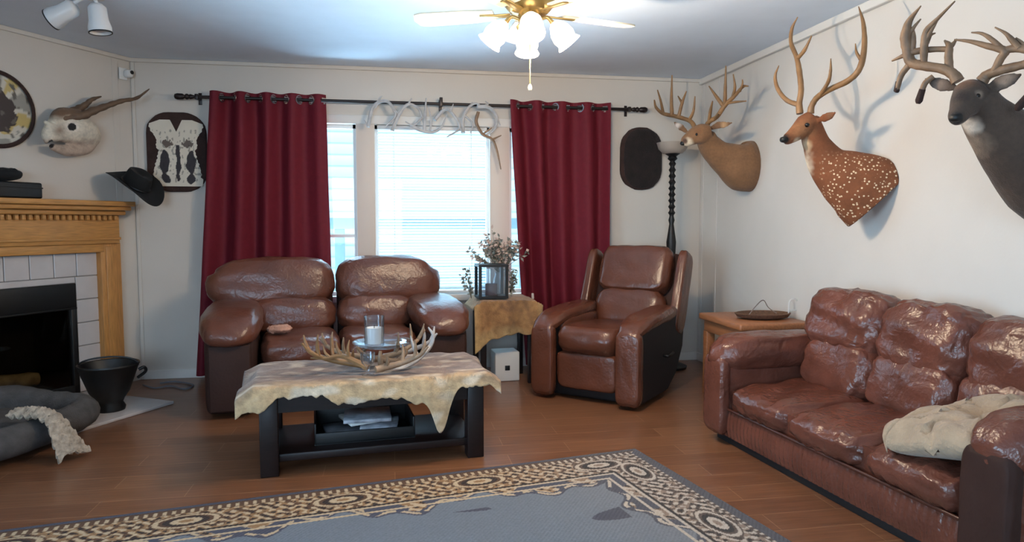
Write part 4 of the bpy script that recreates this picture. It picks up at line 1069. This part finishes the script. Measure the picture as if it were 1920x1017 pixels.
# medallions along border
per = .62; ph = (along-.30) % per; ph = np.minimum(ph, per-ph); rr = np.sqrt((ph/.11)**2+((de-.16)/.055)**2)
put(mb & (rr < 1.25), brn); put(mb & (rr < 1.15) & (rr > .95), crm); put(mb & (rr < .8), dark); put(mb & (rr < .55), crm)
put(mb & (rr < .25), tan)
put(np.abs(de-.285) < .008, crm); put(np.abs(de-.27) < .006, dark)
put(de < .075, brn); put((de < .07) & (np.sin(along*2*PI/.035) > .1), crm); put((de < .035), L3(84, 62, 46)); put((de < .022) | ((du < .055) & (du < dv)), slate)
# scene in the field: pale medallion with a grazing animal silhouette
cu, cv = 1.15, 1.34
e = ((uf-cu)/.42)**2+((vf-cv)/.30)**2
put(e < 1.0, L3(190, 172, 146)); put((e < 1.0) & (e > .86), brn)
an = (((uf-cu)/.2)**2+((vf-cv-.02)/.07)**2 < 1) | (((uf-cu+.2)/.06)**2+((vf-cv+.06)/.05)**2 < 1) | ((np.abs(np.abs(uf-cu)-.13) < .016) & (vf > cv) & (vf < cv+.2))
put(an, L3(84, 66, 52))
put((vn(uf*.7, vf*2.2, 9) > .52) & (de > .45) & (e > 1.1), slate)
window_wash = np.exp(-((uf-.1)**2)/.25)[:, None]  # pale gray-lilac wash of window reflections, painted into the rug's right end
g_ = col.mean(1, keepdims=True); col = col*(1-.55*window_wash)+(.55*window_wash)*(g_*np.array([1.12, 1.05, 1.05])+.03)
paint(rug, np.concatenate([col, np.ones((len(col), 1))], 1))

# ------------------------------------------------------------------ deer mounts on the right wall
FURS = {}
def WPT(px, py, d):
    p = at(px, py, x=XR-d); return p
def deer(name, label, conv, neck, head, ears, antlers, am, paints, base, eye, nose, furm='fur', tips=None, voxel=.0065, spotfn=None, depth=.85):
    P = lambda c: WPT(*conv(c[0], c[1]), c[2])
    sc_ = lambda c: ((P(c)-CAM).dot(FW))/F*conv.s
    b0 = P((neck[0][0], neck[0][1], 0))
    t = thing(name, label, 'deer mount', b0)
    bm = B()
    loft(bm, [(P(c), c[3]*sc_(c), c[3]*sc_(c)*(c[4] if len(c) > 4 else depth)) for c in neck], 24, 6)
    loft(bm, [(P(c), c[3]*sc_(c), c[3]*sc_(c)*(c[4] if len(c) > 4 else .85)) for c in head], 20, 5)
    for er in ears:
        pts = [P(c) for c in er]; w_ = [c[3]*sc_(c) for c in er]
        Q = catmull(pts, 5); wr = lerp_list(w_, len(Q)); vs = []
        loft(bm, [(q_, r_, max(.0065, r_*.35)) for q_, r_ in zip(Q, wr)], 12, 1)
    b2, pts = remesh('skin', bm, voxel, furm, t, 5)
    b2.verts.ensure_lookup_table()
    for v in b2.verts: v.co.x = min(v.co.x, XR-.002)
    pts = [v.co.copy() for v in b2.verts]
    o = obj('head_and_shoulders', b2, furm, t, world=True)
    pl = [(P(c[:3]), c[3]*sc_(c), Vector(lin(*c[4])[:3]), c[5] if len(c) > 5 else .5) for c in paints]
    basec = Vector(lin(*base)[:3]); cs = []
    for p in pts:
        c = basec*(1+.18*nz(p.x*14, p.y*14, p.z*14))
        al = spotfn(p, P) if spotfn else 0
        for q_, r_, pc_, soft in pl:
            d = (p-q_).length/r_
            k = max(0, min(1, (1-d)/soft+.25*nz(p.x*40, p.y*40, p.z*40)*(d < 1))) if d < 1 else 0
            if k: c = c.lerp(pc_, k); al *= (1-k)
        cs.append((*c, al))
    paint(o, cs)
    for c in eye:
        q_ = P(c); s = sc_(c); bm = B(); dv_ = (q_-CAM).normalized()
        cushion(bm, q_, (c[3]*2*s,)*3, (2, 2, 2), 6); obj('eye', bm, 'eye', t, world=True)
    q_ = P(nose); s = sc_(nose); bm = B(); cushion(bm, q_, (nose[3]*2*s, nose[3]*2*s, nose[3]*1.5*s), (2.4, 2.4, 2.4), 8); obj('nose', bm, 'black', t, world=True)
    for beams in antlers:
        bm = B(); s0 = None
        for path in beams:
            pp = [P(c) for c in path]; s = sc_(path[0]); tube(bm, pp, [c[3]*s for c in path], 9, 5, wob=.1)
        obj('antler', bm, am, t, world=True)
    for path in (tips or []):
        bm = B(); tube(bm, [P(c) for c in path], [c[3]*sc_(c) for c in path], 9, 4); obj('drop_tine_tip', bm, 'furrim', t, world=True)
    return t
class Conv:
    def __init__(s, ox, oy, k): s.ox, s.oy, s.k, s.s = ox, oy, k, 1/k
    def __call__(s, x, y): return (s.ox+x/s.k, s.oy+y/s.k)
c1 = Conv(1120, 100, 2.676)
deer('deer_mount', 'tan whitetail deer head with upright tines beside the floor lamp', c1,
     neck=[(770, 568, .0, 128, .7), (720, 566, .1, 124, .75), (655, 535, .2, 88, .8), (600, 500, .29, 66, .85), (560, 455, .36, 56, .85), (545, 415, .4, 46, .85)],
     head=[(565, 395, .38, 38), (530, 402, .43, 50), (495, 412, .47, 46), (463, 430, .51, 35), (440, 446, .535, 28), (430, 454, .545, 18)],
     ears=[[(570, 378, .37, 10), (605, 362, .36, 20), (640, 358, .35, 17), (676, 348, .34, 4)], [(455, 400, .44, 8), (420, 372, .46, 18), (400, 358, .47, 14), (384, 345, .48, 4)]],
     antlers=[
         [[(540, 385, .39, 13), (560, 345, .39, 12), (600, 318, .36, 11), (640, 262, .33, 11), (690, 212, .3, 9), (730, 168, .28, 7), (757, 165, .27, 3)],
          [(560, 345, .39, 10), (568, 285, .41, 8), (578, 240, .42, 3)], [(632, 265, .33, 10), (602, 225, .36, 9), (560, 165, .39, 3)],
          [(640, 258, .33, 10), (642, 170, .35, 8), (645, 62, .36, 3)], [(680, 220, .3, 9), (690, 170, .32, 7), (682, 105, .33, 3)],
          [(715, 190, .29, 7), (728, 155, .3, 5), (728, 132, .3, 3)], [(655, 250, .32, 7), (700, 244, .29, 6), (746, 240, .28, 3)], [(590, 325, .38, 8), (612, 300, .4, 6)]],
         [[(490, 372, .46, 12), (465, 340, .47, 11), (400, 318, .49, 11), (330, 302, .51, 10), (295, 272, .52, 8), (286, 235, .52, 4)],
          [(375, 312, .5, 10), (372, 230, .5, 8), (375, 110, .5, 3)], [(408, 318, .49, 9), (425, 250, .48, 8), (447, 190, .47, 3)], [(460, 338, .47, 9), (482, 290, .46, 7), (490, 215, .46, 3)],
          [(330, 300, .51, 8), (318, 240, .51, 6), (302, 185, .51, 3)], [(425, 250, .48, 7), (405, 215, .49, 3)]]],
     am='antlerG',
     paints=[(505, 505, .4, 42, (226, 214, 196), .6), (455, 452, .53, 34, (214, 196, 170), .5), (500, 388, .5, 34, (120, 78, 46), .7), (440, 440, .55, 20, (80, 54, 40), .5), (690, 712, .08, 60, (90, 70, 55), .8), (405, 362, .47, 34, (228, 216, 206), .8), (640, 360, .35, 40, (176, 136, 96), .8)],
     base=(124, 88, 58), eye=[(500, 407, .485, 9)], nose=(431, 452, .55, 15))
c2 = Conv(1440, 0, 2.26)
def axis_spots(p, P):
    q_ = p-CAM; px = IW/2+F*q_.dot(RT)/q_.dot(FW); py = IH/2-F*q_.dot(UP)/q_.dot(FW)
    x, y = (px-1440)*2.26, py*2.26
    return max(0, min(1, (y-640)/50))*max(0, min(1, (x-215)/40))
deer('deer_mount', 'spotted orange axis deer head with tall smooth antlers', c2,
     neck=[(465, 850, .03, 158, .5), (400, 795, .1, 150, .6), (320, 745, .18, 118, .75), (250, 690, .26, 80, .85), (205, 610, .33, 54, .9), (185, 545, .37, 46, .9), (180, 500, .39, 36, .9)],
     head=[(190, 505, .37, 40), (160, 530, .41, 47), (125, 560, .45, 36), (95, 582, .49, 27), (76, 592, .52, 23), (66, 594, .53, 14)],
     ears=[[(210, 512, .37, 9), (240, 500, .36, 20), (265, 490, .35, 18), (288, 476, .34, 4)]],
     antlers=[
         [[(135, 482, .42, 15), (132, 440, .42, 13), (140, 380, .41, 12), (132, 300, .4, 12), (120, 240, .39, 10), (97, 180, .38, 9), (102, 120, .37, 7), (126, 72, .36, 2)],
          [(125, 248, .39, 9), (155, 212, .38, 8), (185, 152, .37, 3)], [(130, 445, .42, 11), (80, 425, .45, 10), (42, 378, .47, 9), (30, 325, .47, 7), (46, 278, .47, 2)]],
         [[(180, 482, .38, 15), (185, 450, .38, 13), (210, 412, .37, 12), (265, 378, .35, 12), (340, 342, .32, 12), (388, 290, .3, 12), (408, 200, .28, 11), (404, 100, .27, 8), (384, 28, .26, 2)],
          [(392, 250, .29, 8), (375, 222, .3, 6), (370, 185, .3, 2)], [(222, 402, .37, 9), (255, 348, .39, 8), (265, 300, .4, 6), (266, 248, .4, 2)]]],
     am='antlerG',
     paints=[(140, 550, .45, 75, (140, 96, 62), 1), (175, 690, .33, 70, (222, 208, 186), .6), (150, 620, .42, 42, (206, 178, 142), .6), (120, 600, .46, 26, (206, 184, 156), .6), (195, 650, .34, 40, (214, 196, 170), .8), (70, 590, .53, 26, (40, 26, 22), .4), (130, 505, .45, 34, (112, 66, 40), .8), (190, 755, .3, 40, (120, 90, 62), .8), (265, 488, .35, 24, (120, 84, 60), .9)],
     base=(124, 72, 42), eye=[(166, 530, .445, 10)], nose=(68, 592, .535, 17), furm='furspot', spotfn=axis_spots)
deer('deer_mount', 'large gray-brown whitetail deer head with thick palmated drop-tine antlers', c2,
     neck=[(1290, 800, .02, 205, .7), (1180, 735, .14, 190, .75), (1075, 650, .26, 150, .8), (985, 560, .36, 118, .85), (915, 480, .44, 92, .9), (880, 415, .49, 76, .9)],
     head=[(880, 385, .47, 60), (862, 405, .5, 74), (838, 440, .54, 62), (815, 475, .58, 44), (800, 500, .61, 36), (792, 508, .63, 24)],
     ears=[[(930, 375, .46, 16), (980, 355, .45, 34), (1030, 335, .44, 30), (1078, 312, .43, 5)], [(795, 372, .52, 14), (745, 362, .53, 30), (705, 348, .54, 24), (664, 332, .55, 5)]],
     antlers=[
         [[(805, 345, .52, 26), (785, 315, .53, 22), (740, 292, .55, 20), (665, 280, .58, 21), (605, 262, .6, 22), (590, 205, .61, 24), (584, 150, .62, 24), (598, 90, .62, 14), (648, 25, .62, 3)],
          [(600, 272, .6, 14), (565, 320, .61, 12), (545, 385, .61, 11)], [(700, 325, .55, 12), (668, 350, .57, 12), (652, 385, .58, 12)], [(770, 305, .53, 16), (765, 240, .53, 17), (768, 195, .53, 14), (748, 172, .53, 4)],
          [(766, 205, .53, 13), (785, 185, .52, 9), (800, 165, .51, 3)], [(770, 208, .53, 12), (690, 210, .56, 13), (610, 222, .6, 15), (525, 258, .63, 4)],
          [(660, 265, .58, 14), (662, 190, .59, 16), (672, 130, .59, 13), (720, 78, .58, 8), (792, 5, .57, 3)], [(668, 170, .59, 10), (700, 115, .58, 7), (730, 65, .57, 3)], [(672, 185, .58, 9), (690, 150, .57, 6), (710, 140, .56, 3)], [(600, 140, .61, 12), (622, 110, .6, 7), (648, 80, .59, 3)], [(612, 215, .6, 12), (615, 160, .6, 12), (612, 120, .6, 6)]],
         [[(905, 345, .48, 26), (930, 318, .47, 22), (985, 298, .46, 20), (1045, 284, .44, 19), (1120, 262, .42, 17), (1190, 215, .4, 8)],
          [(955, 308, .47, 15), (985, 250, .47, 16), (1002, 215, .47, 17), (930, 195, .49, 13), (860, 176, .51, 9), (790, 168, .53, 3)], [(1000, 215, .47, 17), (1050, 205, .45, 17), (1120, 212, .43, 16), (1200, 190, .41, 6)],
          [(995, 210, .47, 13), (945, 165, .49, 10), (905, 142, .5, 7), (862, 138, .51, 3)], [(1065, 205, .45, 13), (1030, 165, .46, 11), (1005, 140, .47, 7), (962, 116, .48, 3)], [(1100, 210, .43, 10), (1075, 180, .44, 7), (1050, 160, .45, 3)],
          [(1120, 262, .42, 12), (1125, 340, .43, 11), (1095, 420, .45, 11)]]],
     am='antlerD',
     paints=[(850, 530, .5, 62, (206, 192, 176), .6), (805, 525, .6, 30, (214, 202, 188), .5), (900, 590, .42, 90, (150, 128, 108), .9), (818, 415, .57, 42, (42, 30, 26), .6), (850, 345, .52, 60, (118, 80, 54), .8), (885, 405, .52, 26, (150, 130, 112), .6), (795, 500, .63, 34, (34, 26, 25), .4), (1000, 345, .46, 52, (136, 118, 104), .8), (730, 358, .54, 46, (122, 104, 92), .8), (1050, 780, .24, 80, (110, 84, 64), 1)],
     base=(74, 58, 47), eye=[(887, 408, .525, 12)], nose=(796, 500, .635, 24), voxel=.006,
     tips=[[(553, 345, .61, 11), (545, 385, .61, 12), (543, 392, .61, 6)], [(655, 378, .58, 13), (640, 425, .58, 15), (636, 440, .58, 8)], [(1100, 405, .45, 13), (1065, 450, .46, 18), (1055, 468, .46, 9)]])

# ------------------------------------------------------------------ render look
sc_ = bpy.context.scene
sc_.view_settings.view_transform = 'Standard'; sc_.view_settings.look = 'None'; sc_.view_settings.exposure = 0
sc_.cycles.use_denoising = True
sc_.cycles.max_bounces = 8; sc_.cycles.transparent_max_bounces = 24; sc_.cycles.sample_clamp_indirect = 6
sc_.cycles.caustics_reflective = False; sc_.cycles.caustics_refractive = False
